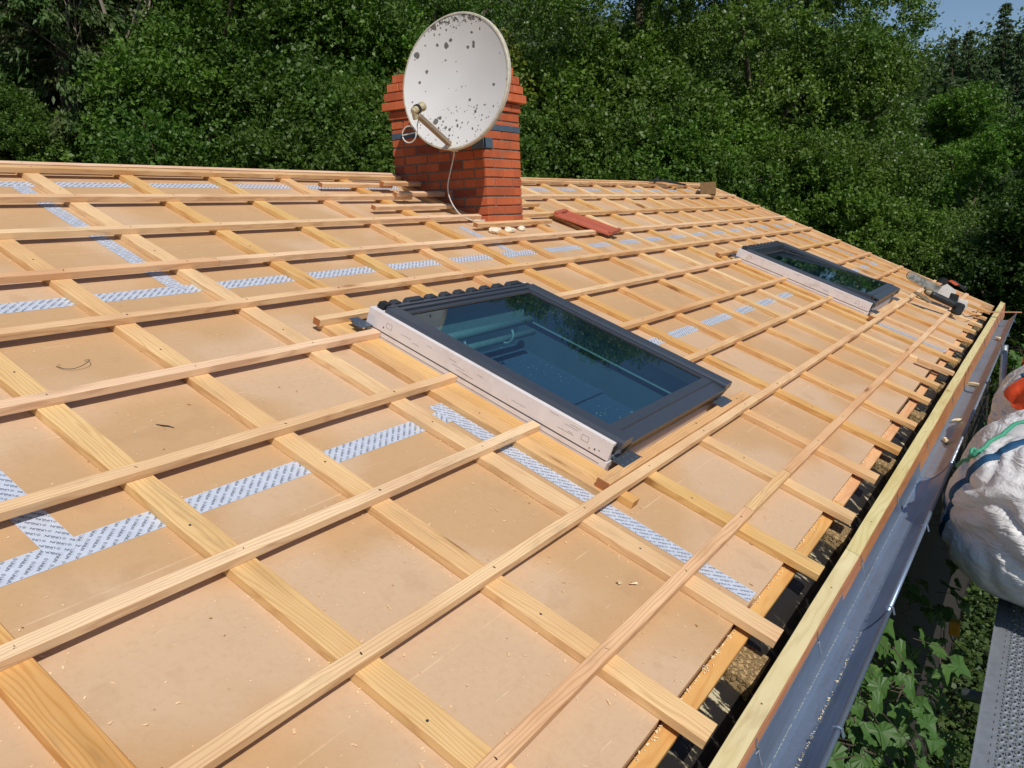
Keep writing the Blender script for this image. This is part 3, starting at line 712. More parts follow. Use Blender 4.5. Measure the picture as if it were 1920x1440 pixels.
# offcuts in the gutter
def offcut(name, x, y, z, sx, sy, sz, rot, label):
    o = MB().cbox(-sx, sx, -sy, sy, 0, sz * 2, .002).build(name, M['chip'], None, T((x, y, z)) @ Matrix.Rotation(rot, 4, 'Z') @ Matrix.Rotation(.12, 4, 'X'))
    return tag(o, label, 'offcut', 'wood offcuts lying in the gutter')
offcut('wood_offcut', 4.18, -.405, -.279, .035, .022, .010, .3, 'square pale wood offcut lying in the gutter')
offcut('wood_offcut', 5.95, -.41, -.279, .05, .03, .010, .9, 'pale split wood offcut farther along the gutter')
offcut('wood_offcut', 8.4, -.43, -.275, .06, .03, .010, .4, 'pale wood offcut near the far end of the gutter')
mb = MB(); pts = [(4.62 + .10 * math.cos(t), -.43 + .055 * math.sin(t), -.270 + .012 * math.sin(t)) for t in np.linspace(-1.4, 1.3, 9)]
mb.tube(pts, [.002, .006, .009, .011, .011, .010, .008, .005, .002], 6); o = mb.build('wood_shaving', M['chip']); tag(o, 'curved pale wood shaving lying in the gutter', 'wood shaving')
# dust of sawdust and crumbs
def crumbs(name, gen, n, size, mats, label, cat, seed=1):
    r = np.random.default_rng(seed); P, N = gen(r, n); n = len(P)
    s = size * r.uniform(.4, 1.6, (n, 1)); a = r.uniform(0, 6.28, n); el = r.uniform(1, 3, (n, 1))
    X = np.stack([np.cos(a), np.sin(a), r.uniform(-.2, .2, n)], 1) * s * el; Y = np.stack([-np.sin(a), np.cos(a), r.uniform(-.2, .2, n)], 1) * s
    base = np.stack([P - X - Y, P + X - Y * .6, P + X * .8 + Y, P - X + Y * .8], 1)
    base[:, :, 2] += s * .7
    o = add_np(name, base.reshape(-1, 3), np.arange(n * 4).reshape(-1, 4), mats); o.matrix_world = N
    return tag(o, label, cat, None, 'stuff')
def gen_roof(r, n):
    u = r.uniform(U0, 10, n) ** 1; u = U0 + (u - U0) * r.uniform(.3, 1, n); v = r.uniform(-.17, 3.6, n)
    near = r.random(n) < .55; uc = np.array([UC[k] for k in range(-3, 19)]); pick = uc[r.integers(0, len(uc), n)]
    side = r.random(n) < .5; u = np.where(near, np.where(side, pick - np.abs(r.normal(0, .022, n)), pick + CWD + np.abs(r.normal(0, .022, n))), u)
    ok = ~(((u > 1.3) & (u < 2.78) & (v > .4) & (v < 1.85)) | ((u > 6.2) & (u < 7.65) & (v > .4) & (v < 1.85)) | ((u > 3.94) & (u < 4.45) & (v > 2.8)))
    for q in uc: ok &= ~((u > q) & (u < q + CWD))
    return np.stack([u, v, np.full(n, -.0268)], 1)[ok], RM
crumbs('sawdust', gen_roof, 9500, .0011, M['chip'], 'fine pale sawdust and chips sprinkled over the roof panels', 'sawdust')
def gen_gut(r, n):
    x = r.uniform(-.5, 4.2, n); y = -.416 - .006 * np.abs(r.normal(0, 1, n)); y = np.clip(y, -.44, -.40)
    return np.stack([x, y, -.284 + np.maximum(0, (-.424 - y)) * .9], 1), Matrix.Identity(4)
crumbs('gutter_sawdust', gen_gut, 900, .0011, M['chip'], 'line of bright sawdust crumbs along the gutter bottom', 'sawdust', 3)
def gen_edge(r, n):
    u = r.uniform(-1.5, 5, n); return np.stack([u, -.182 - np.abs(r.normal(0, .006, n)), np.full(n, -.046)], 1), RM
crumbs('edge_sawdust', gen_edge, 900, .0014, M['chip'], 'coarse sawdust along the panel edge at the eave', 'sawdust', 4)

# ------------------------------------------------------------------ skylights
def skylight(u, v, label, tilt, has_well=True):
    root = empty('skylight', RM @ T((u, v, 0)), label, 'skylight', 'skylights in the roof')
    Wd, Hd = 1.246, 1.24
    mb = MB()
    # timber frame: four sides, upper band set back 3 mm above a shadow groove
    for (x0, x1, y0, y1) in ((0, .045, 0, Hd), (Wd - .045, Wd, 0, Hd)):
        mb.box(x0, x1, y0, y1, -.15, .024); mb.box(x0 + .002, x1 - .002, y0 + .003, y1, .030, .104)
        mb.box(x0 + .005, x1 - .005, y0 + .004, y1 - .002, .024, .030)
    mb.box(.045, Wd - .045, Hd - .045, Hd, -.15, .104); mb.box(.045, Wd - .045, .004, .045, -.15, .055)
    mb.box(.0475, Wd - .0475, .018, .045, .055, .085)
    mb.build('frame', M['white_frame'], root)
    g = MB()
    g.box(.0016, .006, .01, Hd - .004, .0245, .0295)
    for x, y, s_ in ((.0006, .10, 1), (.0006, 1.10, 1)):
        for (a0, a1, b0, b1) in ((0, .03, 0, .0012), (0, .03, .022, .0232), (0, .0012, 0, .0232), (.03, .0312, 0, .0232)):
            g.box(-.0002 + .002, .0016 + .0006, y + a0, y + a1, .055 + b0, .055 + b1)
    rr = random.Random(int(u * 10))
    for q in range(14):
        yy = rr.uniform(.05, 1.0); zz = rr.uniform(.04, .095); g.box(.0015, .0022, yy, yy + rr.uniform(.02, .08), zz, zz + .0007)
    for yy, zz, s_ in ((.062, .045, .006), (.085, .040, .004), (.045, .050, .004), (1.14, .048, .006)):
        g.box(.0005, .0022, yy, yy + s_, zz, zz + s_)
    g.box(-.0009, .001, .03, Hd - .01, .006, .0072)
    g.build('groove_line', M['groove'], root)
    # side covers
    for name, x0, x1 in (('side_cover', .026, .106), ('side_cover', 1.150, 1.232)):
        poly = [(x0, .088), (x0, .112), (x0 + .010, .121), (x1 - .008, .123), (x1, .118), (x1, .096), (x1 - .006, .092), (x0 + .006, .084)]
        MB().prism(poly, 'y', -.022, 1.175).build(name, M['alu'], root)
    MB().box(.012, .026, -.005, 1.2, .06, .092).box(1.232, 1.24, -.005, 1.2, .06, .092).build('gap_shade_strip', M['gap_shade'], root)  # black strips paint the shadow gap between side cover and white frame
    # top casing with humps
    t = MB()
    t.box(.05, 1.196, 1.150, 1.172, .085, .119); t.box(.05, 1.196, 1.176, 1.194, .085, .124); t.box(.05, 1.196, 1.198, 1.222, .085, .113)
    t.build('top_casing', M['alu'], root)
    for i in range(9):
        x0 = (.10, .20, .345, .455, .565, .675, .785, .895, 1.02)[i]; wd = (.06, .12, .07, .07, .07, .07, .07, .08, .13)[i]
        poly = [(x0, .110), (x0 + .002, .121), (x0 + .012, .129), (x0 + wd - .012, .129), (x0 + wd - .002, .121), (x0 + wd, .110)]
        MB().prism(poly, 'y', 1.196, 1.228).build('casing_hump', M['casing'], root)
    MB().prism([(0, .110), (.05, .110), (.045, .131), (.012, .130)], 'y', 1.19, 1.228, mat=T((.03, 0, 0))).build('end_cap', M['black'], root)
    # sash
    sm = T((0, .6, .09)) @ Matrix.Rotation(tilt, 4, 'X') @ T((0, -.6, -.09))
    sash = MB(); x0, x1, y0, y1 = .108, 1.146, .045, 1.148
    sash.box(x0, x0 + .022, y0, y1, .050, .1085); sash.box(x1 - .022, x1, y0, y1, .050, .1085)
    sash.box(x0 + .022, x1 - .022, y1 - .022, y1, .050, .1085); sash.box(x0 + .022, x1 - .022, y0, y0 + .046, .050, .1085)
    so_ = sash.build('sash', M['alu'], root, sm)
    MB().add([(x0 + .0215, y0 + .0455, .102), (x1 - .0215, y0 + .0455, .102), (x1 - .0215, y1 - .0215, .102), (x0 + .0215, y1 - .0215, .102)], [(0, 1, 2, 3)]).build('glass', M['glass'], root, sm, fix=False)
    MB().box(x0 + .021, x0 + .0235, y0 + .046, y1 - .022, .1022, .1040).box(x1 - .0235, x1 - .021, y0 + .046, y1 - .022, .1022, .1040).box(x0 + .0235, x1 - .0235, y1 - .0245, y1 - .022, .1022, .104).build('glazing_bead', M['alu_brown'], root, sm)
    # bottom cover: sloping sheet and brown front
    poly = [(.043, .112), (.040, .104), (-.020, .094), (-.022, .088), (-.010, .084), (.043, .098)]
    MB().prism(poly, 'x', .108, 1.15).build('bottom_cover', M['alu'], root, sm)
    MB().prism([(-.0195, .0935), (-.024, .088), (-.008, .040), (.004, .040), (-.004, .080)], 'x', .112, 1.19).build('bottom_front', M['alu_brown'], root, sm)
    # metal fixing brackets at the corners
    for nm, x, y, rot in (('a', .012, -.062, 0), ('b', 1.07, -.062, 0), ('c', -.075, 1.20, 0), ('d', 1.16, 1.24, 0)):
        br = MB(); z = .0375 if y < 0 else .032
        br.box(x, x + .15, y, y + .052, z, z + .0022); br.box(x + .02, x + .075, y + .052, y + .09, z, z + .0022)
        bo = br.build('bracket', M['zinc_br'], root)
        rr = random.Random(3)
        for q in range(7):
            cx, cy = x + .012 + .02 * q, y + .012 + .028 * (q % 2)
            MB().prism([(cx + .003 * math.cos(t), cy + .003 * math.sin(t)) for t in np.linspace(0, 6.283, 7, endpoint=False)], 'z', z + .0022, z + .003).build('nail', M['steel'], bo)
    # inside: white inner frame, lining and the board lying in the opening
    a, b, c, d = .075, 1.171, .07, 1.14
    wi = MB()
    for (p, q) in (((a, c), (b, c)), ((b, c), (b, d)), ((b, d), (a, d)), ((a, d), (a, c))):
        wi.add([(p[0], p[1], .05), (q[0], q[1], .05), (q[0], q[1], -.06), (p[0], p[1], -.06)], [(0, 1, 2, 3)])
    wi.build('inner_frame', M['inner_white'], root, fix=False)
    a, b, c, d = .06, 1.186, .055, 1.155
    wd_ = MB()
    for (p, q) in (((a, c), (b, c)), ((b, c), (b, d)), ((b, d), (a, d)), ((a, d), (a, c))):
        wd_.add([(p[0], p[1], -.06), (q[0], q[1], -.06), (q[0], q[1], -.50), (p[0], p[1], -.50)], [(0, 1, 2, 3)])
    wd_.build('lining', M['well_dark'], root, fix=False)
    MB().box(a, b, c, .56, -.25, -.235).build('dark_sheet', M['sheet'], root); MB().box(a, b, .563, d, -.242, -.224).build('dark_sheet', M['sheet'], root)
    bar = MB().tube([(.12, 1.06, -.02), (1.10, 1.06, -.02)], .022, 14).tube([(.12, 1.02, -.075), (1.10, 1.02, -.075)], .018, 12); bar.build('ventilation_bar', M['tube_in'], root, smooth=True)
    for x in (.40, .80):
        pts = [(x, 1.01 + .045 * math.cos(t), -.04 + .045 * math.sin(t)) for t in np.linspace(2.2, 5.2, 9)]
        MB().tube(pts, .006, 6).build('bar_hook', M['inner_white'], root)
    dd = MB(); pts = [(.078 + .0, .86)] + [(.078, .86)]
    ring = [(1.08 - .24 + .24 * math.cos(t), .02 + .11 * math.sin(t) - .02) for t in np.linspace(-1.57, 1.57, 12)]
    dd.prism([(.90 + .0, -.05), (1.12, -.05), (1.12, .045), (.90, .045), (.86, .02), (.85, -.01)], 'x', .076, .088); dd.build('hinge_plate', M['hinge'], root)
    return root
skylight(W1[0], W1[2], 'near skylight with white timber sides and blue glass', 0.0)
skylight(W2[0], W2[2], 'far skylight with glass reflecting green trees', R_(-4.5))

# ------------------------------------------------------------------ chimney
cx0, cx1, cy0, cy1 = CHIM
root = empty('chimney', T((cx0, cy0, 1.0)), 'square red brick chimney rising through the battened roof', 'chimney')
h = .0675; zb = 1.631 - 10 * h
LX, LY = cx1 - cx0, cy1 - cy0
mb = MB(); rnds = []; rr = random.Random(11)
off = {14: .012, 15: .046, 16: .030, 17: .012, 18: -.02}
for n in range(0, 19):
    z0 = zb + n * h - 1.0; z1 = z0 + h - .0115; e = off.get(n, 0)
    if n < 14: e = 0
    j = .012
    def brick(x0, x1, y0, y1):
        t = [rr.uniform(-.0012, .0012) for _ in range(4)]
        before = len(mb.f); mb.cbox(x0 + t[0], x1 + t[0], y0 + t[1], y1 + t[1], z0 + t[2] * .6, z1 + t[3] * .6, .0022); rnds.extend([rr.random()] * (len(mb.f) - before))
    def course(length, start, nfull):
        unit = length / nfull; out = []; p = -unit / 2 if start else 0
        while p < length - 1e-6:
            a, b = max(p, 0), min(p + unit, length)
            out.append((a, b - (j if b < length - 1e-6 else 0))); p += unit
        return out
    s = n % 2
    for a, b in course(LY + 2 * e, s, 4):
        brick(-e, .10, -e + a, -e + b)
        brick(LX - .10, LX + e, -e + a, -e + b)
    for a, b in course(LX + 2 * e, 1 - s, 2):
        a2 = max(a - e, .1004 if a > 0 else -e - .0006)
        brick(-e - .0005 + a, -e + b + .0005, -e - .0008, .0995)
        brick(-e + a, -e + b, LY - .0995, LY + e + .0008)
mb.r = rnds; mb.build('brickwork', M['brick'], root)
mo = MB(); mo.box(.006, LX - .006, .006, LY - .006, zb - 1.0, zb + 14 * h - 1)
mo.box(-.004, LX + .004, -.004, LY + .004, zb + 14 * h - 1, zb + 18 * h - 1 - .012)
mo.build('mortar', M['mortar'], root)
st_ = MB()
for z in (.757,):
    st_.box(-.004, -.0012, -.004, LY + .004, z, z + .042); st_.box(-.004, LX + .004, -.0045, -.0016, z, z + .042)
    st_.box(LX + .001, LX + .004, -.004, LY + .004, z, z + .042); st_.box(-.004, LX + .004, LY + .001, LY + .004, z, z + .042)
st_.build('steel_strap', M['strap'], root)
MB().cbox(-.030, .085, -.012, -.0045, .628, .70, .003).cbox(-.032, -.006, -.012, .10, .628, .70, .003).build('corner_plate', M['strap'], root)
# flashing membrane crumbs at its foot
for i, (u, v, s_, nm) in enumerate(((3.85, 2.70, .045, 'white mortar lump at the front chimney foot, largest'), (4.03, 2.705, .035, 'white mortar lump in the middle of the three at the chimney foot'), (4.22, 2.72, .03, 'white mortar lump at the chimney foot, rightmost'))):
    bm = bmesh.new(); bmesh.ops.create_icosphere(bm, subdivisions=3, radius=s_)
    for vtx in bm.verts:
        p = vtx.co.copy(); vtx.co = Vector((p.x * 1.6, p.y * .8, p.z * .55)) * (1 + .35 * noise.noise(p * 30 + Vector((i * 9, 0, 0))))
    me = bpy.data.meshes.new('mortar_lump'); bm.to_mesh(me); bm.free(); me.materials.append(M['lump'])
    o = link('mortar_lump', me, None, RM @ T((u, v, -.012))); tag(o, nm, 'mortar lump', 'mortar lumps at the chimney foot')

# ------------------------------------------------------------------ satellite dish
DC = Vector((3.60, 2.612, 2.040)); N_ = Vector((-1, .06, .10)).normalized()
zax = (Vector((0, -.07, 1)) - N_ * Vector((0, -.07, 1)).dot(N_)).normalized(); yax = zax.cross(-N_).normalized()
dm = Matrix(((-N_.x, yax.x, zax.x, DC.x), (-N_.y, yax.y, zax.y, DC.y), (-N_.z, yax.z, zax.z, DC.z), (0, 0, 0, 1)))
root = empty('satellite_dish', dm, 'white satellite dish spotted with dark lichen, fixed to the chimney', 'satellite dish')
def dish_pts(ra, rb, depth, nr, nt):
    vs = [(depth, 0, 0)]
    for i in range(1, nr + 1):
        f = i / nr
        for k in range(nt):
            t = 2 * math.pi * k / nt; vs.append((depth * (1 - f * f), ra * f * math.cos(t), rb * f * math.sin(t)))
    return vs
nr, ntt = 10, 64; A_, B_ = .452, .432
front = dish_pts(A_, B_, .062, nr, ntt); back = [(x + .003, y, z) for x, y, z in front]
fs = []
for base in (0, len(front)):
    for k in range(ntt): fs.append((base, base + 1 + k, base + 1 + (k + 1) % ntt))
    for i in range(nr - 1):
        for k in range(ntt):
            a = base + 1 + i * ntt; b = a + ntt; fs.append((a + k, b + k, b + (k + 1) % ntt, a + (k + 1) % ntt))
mb = MB().add(front + back, fs); mb.build('reflector', M['dish'], root, smooth=True)
rim = MB(); rp = [(-.003, .000), (-.003, .010), (.004, .014), (.024, .014), (.024, .010), (.004, .009), (.003, 0)]
vs, fs = [], []
for k in range(96):
    t = 2 * math.pi * k / 96
    for dx, dr in rp: vs.append((dx, (A_ + dr) * math.cos(t), (B_ + dr) * math.sin(t)))
n_ = len(rp)
for k in range(96):
    for q in range(n_): fs.append((k * n_ + q, k * n_ + (q + 1) % n_, ((k + 1) % 96) * n_ + (q + 1) % n_, ((k + 1) % 96) * n_ + q))
rim.add(vs, fs).build('rim', M['dish_rim'], root, smooth=False)
dmi = dm.inverted()
def DL(p): return dmi @ Vector(p)
p0, p1 = DL((3.60, 2.655, 1.625)), DL((3.21, 2.625, 1.800))
d = (p1 - p0).normalized(); side = Vector((0, 1, 0)); side = (side - d * side.dot(d)).normalized(); up_ = d.cross(side)
am = Matrix(((d.x, side.x, up_.x, p0.x), (d.y, side.y, up_.y, p0.y), (d.z, side.z, up_.z, p0.z), (0, 0, 0, 1)))
MB().cbox(-.03, (p1 - p0).length, -.020, .020, -.014, .014, .003).build('arm', M['arm'], root, am)
MB().cbox(-.05, .04, -.03, .03, -.016, .016, .004).build('arm_clamp', M['dish_rim'], root, am)
l0 = DL((3.215, 2.625, 1.835)); ld = (DL((3.62, 2.62, 1.99)) - l0).normalized()
lm = Matrix.Translation(l0) @ ld.to_track_quat('X', 'Z').to_matrix().to_4x4()
lo_ = MB().tube([(-.055, 0, -.0), (-.04, 0, 0), (-.038, 0, 0), (.0, 0, 0), (.002, 0, 0), (.03, 0, 0), (.045, 0, 0)], [.014, .020, .024, .024, .020, .020, .030], 16).build('receiver_head', M['lnb'], root, lm, smooth=False)
MB().tube([(.045, 0, 0), (.060, 0, 0)], .0305, 18).build('cap', M['lnb'], lo_)
MB().tube([(-.012, 0, 0), (.006, 0, 0)], .031, 16).cbox(-.010, .004, -.012, .012, -.06, -.02, .003).build('holder', M['black'], root, lm)
MB().cbox(-.055, -.02, -.013, .013, -.055, -.01, .004).build('receiver_socket', M['lnb'], root, lm)
cc = DL((3.25, 2.735, 1.698))
pts = [DL((3.235, 2.625, 1.80)), DL((3.24, 2.655, 1.74)), DL((3.25, 2.665, 1.70))] + [DL((3.25, 2.735 + .058 * math.cos(t), 1.690 + .052 * math.sin(t))) for t in np.linspace(6.25, 6.25 + 6.1, 26)]
MB().tube(pts, .0042, 8).build('looped_lead', M['cable'], root, smooth=True)
MB().tube([DL((3.66, 2.62, 1.98)), DL((3.80, 2.64, 1.98)), DL((3.80, 2.66, 1.78)), DL((3.955, 2.70, 1.76))], .021, 12).build('mounting_pipe', M['strap'], root, smooth=True)
MB().cbox(.070, .12, -.06, .06, -.10, .06, .005).build('back_bracket', M['strap'], root)
pts = [Vector(p) for p in ((3.60, 2.66, 1.615), (3.70, 2.713, 1.585), (3.72, 2.767, 1.473), (3.72, 2.800, 1.365), (3.72, 2.783, 1.271), (3.72, 2.717, 1.178), (3.72, 2.63, 1.130), (3.74, 2.575, 1.118), (3.80, 2.55, 1.12))]
def smooth_path(P, n=6):
    out = []
    for i in range(len(P) - 1):
        p0, p1, p2, p3 = P[max(i - 1, 0)], P[i], P[i + 1], P[min(i + 2, len(P) - 1)]
        for k in range(n):
            t = k / n; out.append(.5 * ((2 * p1) + (p2 - p0) * t + (2 * p0 - 5 * p1 + 4 * p2 - p3) * t * t + (3 * p1 - p0 - 3 * p2 + p3) * t ** 3))
    return out + [P[-1]]
o = MB().tube(smooth_path(pts), .0040, 8).build('cable', M['cable'], None, smooth=True); tag(o, 'thin white cable hanging from the dish down to the roof', 'cable')

# ------------------------------------------------------------------ tile, blocks, odds and ends
tm = RM @ T((5.27, 2.425, .030)) @ Matrix.Rotation(R_(101), 4, 'Z') @ Matrix.Rotation(R_(1.5), 4, 'Y')
pr = [(-.02, .0), (-.02, .022), (.0, .028), (.018, .028), (.024, .016), (.06, .012), (.10, .014), (.14, .012), (.19, .016), (.215, .030), (.245, .030), (.255, .012), (.285, .010), (.285, .0)]
mb = MB(); pro = [(y, z) for y, z in pr]; mb.prism(pro, 'x', 0, .50)
mb.cbox(-.008, .022, -.02, .255, .002, .033, .004); mb.cbox(.47, .51, .0, .255, .008, .035, .004)
o = mb.build('roof_tile', M['terracotta'], None, tm); tag(o, 'single red terracotta roof tile lying across two battens', 'roof tile')
bmx = T(RF(9.86, 3.40, .03)) @ Matrix.Rotation(R_(20), 4, 'Z')
o = MB().cbox(-.17, .10, -.10, .10, -.03, .13, .004).build('wood_block', M['block'], None, bmx); tag(o, 'weathered square wood block at the far ridge corner', 'wood block')
mb = MB().tube([RF(8.6, 3.72, .06), RF(9.0, 3.70, .075), RF(9.5, 3.60, .06)], [.012, .016, .012], 6).tube([RF(8.75, 3.72, .07), RF(8.95, 3.78, .09)], .012, 6)
o = mb.build('pry_bar', M['saw_dark'], None); tag(o, 'dark pry bar lying on the ridge beside the wood block', 'pry bar')
mb = beam_mb(.95, .022, .012, wob=.001); sp, ep = RF(8.62, -.17, .035), Vector((9.25, -.46, -.105))
dv = (ep - sp).normalized(); q = dv.to_track_quat('X', 'Z').to_matrix().to_4x4()
o = mb.build('stick', M['redwood'], None, T(sp) @ q); tag(o, 'brown stick resting across the far fascia board', 'stick')
pts = [RF(*p) for p in ((.235, 1.905, -.024), (.245, 1.88, -.022), (.27, 1.868, -.021), (.30, 1.865, -.012), (.325, 1.875, -.006), (.34, 1.90, -.018), (.33, 1.91, -.022))]
o = MB().tube(smooth_path(pts), .0011, 6).build('wire_offcut', M['saw_dark'], None); tag(o, 'thin curled wire lying on a panel at the left', 'wire')
o = MB().tube([RF(.300, 1.48, -.026), RF(.312, 1.462, -.024), RF(.325, 1.455, -.025), RF(.335, 1.44, -.026)], [.001, .0022, .0022, .001], 6).build('twig', M['saw_dark'], None); tag(o, 'tiny dark twig on a panel left of the near skylight', 'twig')
# knot-like bark plug on the eave batten edge is part of its grain; small torn paper scraps:
for i, (u, v) in enumerate(((.935, .145), (.975, .118))):
    mb = MB(); r = random.Random(i); vs = [(r.uniform(-.016, .016), r.uniform(-.012, .012), r.uniform(0, .012)) for _ in range(7)]
    mb.add(vs, [(0, 1, 2), (1, 2, 3), (2, 3, 4), (3, 4, 5), (4, 5, 6), (0, 2, 5)]); o = mb.build('shaving', M['chip'], None, RM @ T((u, v, -.026)))
    tag(o, 'curled pale wood shaving on a front panel, %s' % ('left one', 'right one')[i], 'wood shaving', 'curled shavings on a front panel')

def gen_dark(r, n):
    P, N = gen_roof(r, n); return P, N
crumbs('dark_crumbs', gen_dark, 420, .0016, M['redwood'], 'dark bark crumbs scattered over the roof panels', 'bark crumbs', 9)
def gen_face(r, n):
    u = r.uniform(-1.5, 3.0, n); v = r.uniform(-.15, .75, n); ok = np.ones(n, bool)
    for q in UC.values(): ok &= ~((u > q - .01) & (u < q + CWD + .01))
    return np.stack([u, v, np.full(n, -.0274)], 1)[ok], RM
crumbs('long_chips', gen_face, 260, .0022, M['batten'], 'longer flat shavings lying on the nearest panels', 'shavings', 10)

# ------------------------------------------------------------------ power saws (built in an upright frame across the view)
def tool_frame(P, right, up):
    r = Vector(right).normalized(); n = r.cross(Vector(up)).normalized(); u = n.cross(r).normalized()
    return Matrix(((r.x, n.x, u.x, P[0]), (r.y, n.y, u.y, P[1]), (r.z, n.z, u.z, P[2]), (0, 0, 0, 1)))
# chainsaw: bar points up-left, body down-right.  frame x = image right, z = image up
Pc = RF(8.50, .17, -.02)
cm = tool_frame(Pc, (.5428, -.8387, -.045), (0, 0, 1)) @ Matrix.Scale(.80, 4)
root = empty('chainsaw', cm, 'white and dark chainsaw with dusty bar standing on the battens', 'chainsaw')
def rotz(a): return Matrix.Rotation(a, 4, 'Y')
ba = rotz(R_(27))
bar = [(-.43, .0), (-.42, .028), (-.395, .044), (.02, .052), (.04, .03), (.04, -.03), (.02, -.052), (-.395, -.044), (-.42, -.028)]
bo = T((-.02, 0, .20)) @ ba
MB().prism(bar, 'y', -.004, .004, mat=bo).build('guide_bar', M['bar_steel'], root)
ch = MB(); per = [(-.40, .048), (.02, .056), (.02, .066), (-.41, .056), (-.445, .034), (-.455, 0), (-.445, -.034), (-.41, -.056), (.02, -.066), (.02, -.056), (-.40, -.048), (-.432, -.028), (-.440, 0), (-.432, .028)]
ch.prism(per, 'y', -.005, .005, mat=bo); ch.build('chain', M['saw_dusty'], root)
MB().prism([(-.02, .06), (.02, .12), (.17, .10), (.21, .0), (.16, -.09), (.0, -.09), (-.03, -.03)], 'y', -.06, .03, mat=T((.02, 0, .18)) @ ba).build('engine_cover', M['chassis'], root)
MB().prism([(.0, .03), (.04, .08), (.11, .075), (.12, .01), (.08, -.03), (.02, -.03)], 'y', -.068, -.058, mat=T((.0, 0, .18)) @ ba).build('sprocket_cover', M['saw_dusty'], root)
MB().tube([(.07, -.064, .165), (.07, -.072, .165)], .026, 14).build('bar_nut', M['saw_dusty'], root)
MB().cbox(.22, .36, -.07, .05, .03, .16, .012, mat=T((0, 0, 0)) @ rotz(R_(16))).build('body', M['chassis'], root)
MB().cbox(.10, .22, -.05, .04, .05, .20, .01, mat=rotz(R_(16))).build('motor_housing', M['black'], root)
MB().cbox(.12, .20, -.058, -.0505, .10, .15, .002, mat=rotz(R_(16))).build('side_panel', M['chassis'], root)
MB().tube([(.02, -.03, .30), (.06, -.05, .33), (.12, -.05, .32), (.14, -.07, .24), (.07, -.08, .10), (.05, -.07, .06)], .014, 8).build('front_handle', M['saw_dark'], root, smooth=True)
MB().tube([(.14, 0, .30), (.20, 0, .30), (.30, 0, .235), (.36, 0, .20)], [.018, .02, .018, .022], 8).build('rear_handle', M['saw_dark'], root, smooth=True)
MB().prism([(.12, .31), (.16, .325), (.25, .27), (.22, .255)], 'y', -.02, .02).build('handle_cover', M['saw_orange'], root)
MB().prism([(-.02, .30), (.04, .36), (.10, .33), (.08, .27)], 'y', -.05, .03).build('hand_guard', M['black'], root)
# reciprocating saw in front of it
Pr = RF(8.02, .10, .02)
rm = tool_frame(Pr, (.5428, -.8387, -.045), (0, 0, 1))
root = empty('power_saw', rm, 'dark grey reciprocating saw lying in front of the chainsaw', 'power saw')
ra = rotz(R_(24))
MB().tube([(-.16, 0, .10), (-.13, 0, .10), (-.05, 0, .10), (.08, 0, .10), (.13, 0, .10)], [.030, .034, .036, .034, .040], 14).build('body', M['saw_dark'], root, ra, smooth=True)
MB().tube([(-.22, 0, .10), (-.17, 0, .10)], [.022, .032], 12).cbox(-.24, -.15, -.02, .02, .115, .145, .006).build('gear_nose', M['saw_dusty'], root, ra)
MB().prism([(-.30, .055), (-.20, .060), (-.12, .03), (-.13, .012), (-.22, .030), (-.31, .042)], 'y', -.03, .03).build('shoe', M['saw_dusty'], root, ra)
MB().cbox(.12, .20, -.05, .05, .02, .14, .016).build('battery', M['saw_dark'], root, ra)
MB().cbox(.00, .07, -.0385, -.034, .085, .115, .002).build('side_plate', M['saw_dusty'], root, ra)
MB().tube([(.20, 0, .06), (.26, .02, .04), (.31, .0, .07), (.36, 0, .10)], .004, 6).build('lanyard', M['saw_dark'], root, ra)

# ------------------------------------------------------------------ house under the roof
root = empty('house', T((U0, -.28, -3.6)), 'house whose roof is being battened, rendered walls below the eave', 'house')
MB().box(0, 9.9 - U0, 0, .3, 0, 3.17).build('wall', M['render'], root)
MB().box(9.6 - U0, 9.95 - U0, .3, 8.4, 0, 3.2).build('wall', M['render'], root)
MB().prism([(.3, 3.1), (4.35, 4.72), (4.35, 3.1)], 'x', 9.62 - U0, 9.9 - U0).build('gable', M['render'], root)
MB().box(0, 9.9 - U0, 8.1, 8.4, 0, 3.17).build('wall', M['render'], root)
yr, zr = RF(0, 3.80, -.03)[1] + .28, RF(0, 3.80, -.03)[2] + 3.6
MB().add([(0, yr, zr), (10.9 - U0, yr, zr), (10.0 - U0, yr + 4.2, zr - 1.78), (0, yr + 4.2, zr - 1.78), (0, yr, zr - .12), (10.9 - U0, yr, zr - .12), (10.0 - U0, yr + 4.2, zr - 1.9), (0, yr + 4.2, zr - 1.9)], [(0, 1, 2, 3), (7, 6, 5, 4), (0, 4, 5, 1), (1, 5, 6, 2), (2, 6, 7, 3), (3, 7, 4, 0)]).build('rear_roof', M['board'], root)

# ------------------------------------------------------------------ scaffold
DZ, DY0, DY1 = -.55, -.768, -1.40
root = empty('scaffold_deck', T((-2.4, 0, DZ)), 'galvanised scaffold deck with rows of punched holes beside the eave', 'scaffold deck')
X1 = 9.2
vs, fs = [], []; nh = 10
def cell(cx, cy, hx, hy, ax_, ay_):
    o = len(vs)
    for k in range(nh):
        t = 2 * math.pi * (k + .5) / nh; c_, s_ = math.cos(t), math.sin(t); q = max(abs(c_), abs(s_)); vs.append((cx + hx * c_ / q, cy + hy * s_ / q, 0))
    for rr_, z in ((1.55, 0), (1.2, .0035), (1.0, .0035), (.92, -.006)):
        for k in range(nh):
            t = 2 * math.pi * (k + .5) / nh; vs.append((cx + ax_ * rr_ * math.cos(t), cy + ay_ * rr_ * math.sin(t), z))
    for ring in range(4):
        for k in range(nh): fs.append((o + ring * nh + k, o + ring * nh + (k + 1) % nh, o + (ring + 1) * nh + (k + 1) % nh, o + (ring + 1) * nh + k))
PX, PY = .046, .0235
